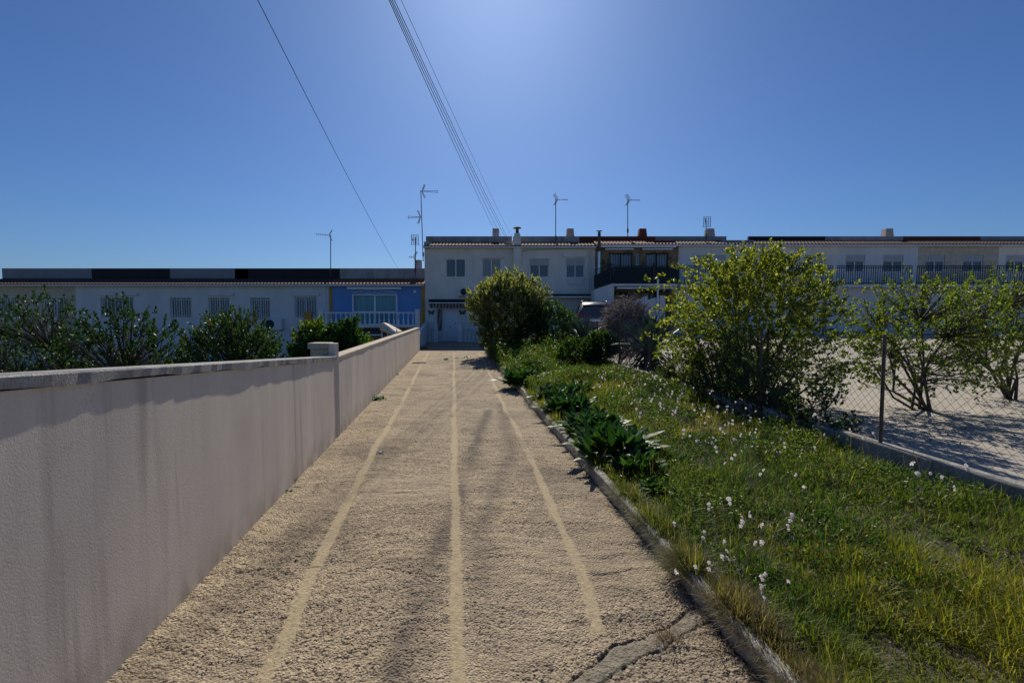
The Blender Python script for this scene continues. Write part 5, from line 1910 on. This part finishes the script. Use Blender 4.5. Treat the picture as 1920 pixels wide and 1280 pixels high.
# ---- grass
def build_grass():
    def sample(n, y0, y1, d0, d1, pw=1.0):
        Y = y0 * (y1 / y0) ** (rng.random(n) ** pw)
        D = rng.uniform(d0, d1, n)
        return D, Y
    n = 190000
    D, Y = sample(n, 1.6, 20, KD + .03, BED1 - .02)
    dens = fbm(D * 2.3, Y * 2.0, 4, 33)
    edge = np.clip((D - KD - .02) / .12, 0.05, 1)
    # bare strip along the kerb close to the camera
    keep = rng.random(n) < np.clip((dens - .18) * 3.2, .15, 1) * edge
    D, Y = D[keep], Y[keep]
    Ye = 1.6 * 12 ** rng.random(22000)          # fringe hanging over the kerb
    Yf = rng.uniform(1.5, 3.1, 9000)
    D = np.concatenate([D, KD + .055 + .12 * rng.random(22000), KD + .03 + .12 * rng.random(9000)])
    Y = np.concatenate([Y, Ye, Yf])
    n = len(D)
    # tufts: pull blades toward tuft centres
    cd, cv = cells(D / .16, Y / .16, 71)
    hv = fbm(D * 1.4 + 7, Y * 1.1, 3, 35)
    H = (.04 + .30 * np.clip(hv - .28, 0, 1) + .14 * cv ** 2) * rng.uniform(.5, 1.25, n)
    H *= np.interp(Y, [1.5, 6, 12, 20], [.85, .95, 1.15, 1.3])
    H *= np.interp(D - KD, [0, .25, .6], [1.15, 1.05, 1])
    th = rng.uniform(0, 6.28, n)
    el = rng.uniform(.7, 1.5, n)
    dr = np.stack([np.cos(th) * np.cos(el), np.sin(th) * np.cos(el), np.sin(el)], -1)
    pos = np.stack([DX(D, Y), Y, soil_z(D, Y) - .01], -1)
    lean = np.clip(1 - (D - KD) / .35, 0, 1) * rng.random(n) * .9 * (fbm(Y * 1.7, D * 0, 3, 15) > .42)
    dr[:, 0] -= lean
    dr = unit(dr)
    W = np.interp(Y, [1.5, 5, 10, 20], [.0045, .0055, .010, .018]) * rng.uniform(.7, 1.3, n)
    V, F = ribbons(pos, dr, H, W, rng.uniform(.1, .6, n), lambda t: 1 - t ** 2 * .95, 3, 2)
    dry = fbm(D * 1.1 + 31, Y * .8, 3, 90)
    mixv = np.clip((dry - .35) * 2.6, 0, 1)
    C = colours(n, 8, (.07, .13, .018), (.25, .25, .035), (.36, .29, .11), .08, mixv=mixv)
    straw = np.repeat((D < KD + .2) & (rng.random(n) < np.interp(Y, [2.4, 3.4, 6], [.9, .35, .15])), 8)[:, None]
    C = np.where(straw, np.array([.22, .18, .115]) * (.5 + rng.random((len(C), 1))), C)
    tag(fast_mesh("grass", V, F, M['grass'], None, col=C), "wild green and yellowing grass filling the bed right of the kerb", "grass", kind="stuff")


build_grass()


def build_stalks():
    n = 1500
    Y = 2.0 * 8 ** rng.random(n)
    D = rng.uniform(KD + .1, BED1 - .05, n)
    k = fbm(D * 1.3, Y, 3, 51) > .45
    D, Y = D[k], Y[k]
    n = len(D)
    dr = unit(np.stack([rng.normal(size=n) * .3, rng.normal(size=n) * .3, np.ones(n)], -1))
    pos = np.stack([DX(D, Y), Y, soil_z(D, Y)], -1)
    V, F = ribbons(pos, dr, rng.uniform(.22, .48, n), .0028, rng.uniform(.1, .5, n), lambda t: np.interp(t, [0, .75, .8, .95, 1], [.8, .5, 2.2, 1.6, 0]), 8, 2)
    tag(fast_mesh("seed_stalks", V, F, M['grass'], None, col=colours(n, 18, (.22, .17, .08), (.16, .18, .05))), "thin dry seed stalks standing above the grass in the bed", "grass", kind="stuff")
    n = 9000
    X = rng.uniform(2, 20, n); Yy = rng.uniform(3, 26, n)
    k = (X > 4.7 - VP * Yy) & (fbm(X * .8, Yy * .8, 4, 61) > .56)
    X, Yy = X[k], Yy[k]
    zz = np.array([yard_z(v) for v in Yy])
    V, F = leaf_geo(np.stack([X, Yy, zz + rng.random(len(X)) * .07], -1), unit(rng.normal(size=(len(X), 3)) + [0, 0, .4]), .06, .025)
    tag(fast_mesh("yard_weeds", V, F, M['leaf'], None, col=colours(len(X), 4, G1, (.2, .17, .06))), "patchy low weeds on the pale neighbouring yard", "weeds", kind="stuff")


build_stalks()


def build_groundcover():
    """small-leaved weeds knitting the grass together, thicker toward the oleander"""
    n = 120000
    Y = 2.2 * (21.5 / 2.2) ** (rng.random(n) ** .62)
    D = KD - .05 + rng.random(n) * (BED1 - KD + .02)
    d = fbm(D * 1.5 + 5, Y * 1.2, 4, 44)
    keep = (d > np.interp(Y, [2, 9, 12, 20], [.47, .46, .33, .24])) & (D > KD + np.where(Y > 10.5, -.12, .12))
    D, Y, d = D[keep], Y[keep], d[keep]
    n = len(D)
    hz = np.interp(Y, [2, 8, 11, 14, 20], [.10, .16, .34, .50, .62]) * np.clip(2.4 * fbm(D * 1.6, Y * 1.3, 3, 48) - .45, .2, 1.6)
    pos = np.stack([DX(D, Y), Y, soil_z(D, Y) + hz * rng.random(n)], -1)
    dr = unit(rng.normal(size=(n, 3)) + [0, 0, .5])
    L = np.interp(Y, [2, 8, 20], [.022, .045, .075]) * rng.uniform(.6, 1.3, n)
    V, F = leaf_geo(pos, dr, L, L * .55)
    mixv = np.clip((fbm(D * .9 + 9, Y * .9, 3, 66) - .3) * 2.2, 0, 1)
    C = colours(n, 4, (.035, .09, .02), (.13, .17, .035), (.16, .08, .05), .03, mixv=mixv)
    tag(fast_mesh("ground_cover", V, F, M['leaf'], None, col=C), "low leafy weeds spreading through the bed below the oleander", "weeds", kind="stuff")


build_groundcover()

# lower garden planting glimpsed behind the left wall
def low_garden():
    n = 16000
    X = rng.uniform(-26, -4.5, n); Y = rng.uniform(6, 28, n)
    keep = (X < -2.2 - VP * Y) & (fbm(X * .5, Y * .5, 3, 2) > .45)
    X, Y = X[keep], Y[keep]
    n = len(X)
    pos = np.stack([X, Y, -1.55 + rng.random(n) * .25], -1)
    V, F = leaf_geo(pos, unit(rng.normal(size=(n, 3)) + [0, 0, .5]), .12, .05)
    tag(fast_mesh("lower_garden_weeds", V, F, M['leaf'], None, col=colours(n, 4, G1, G2)), "patchy weeds on the sunken garden left of the wall", "weeds", kind="stuff")


low_garden()
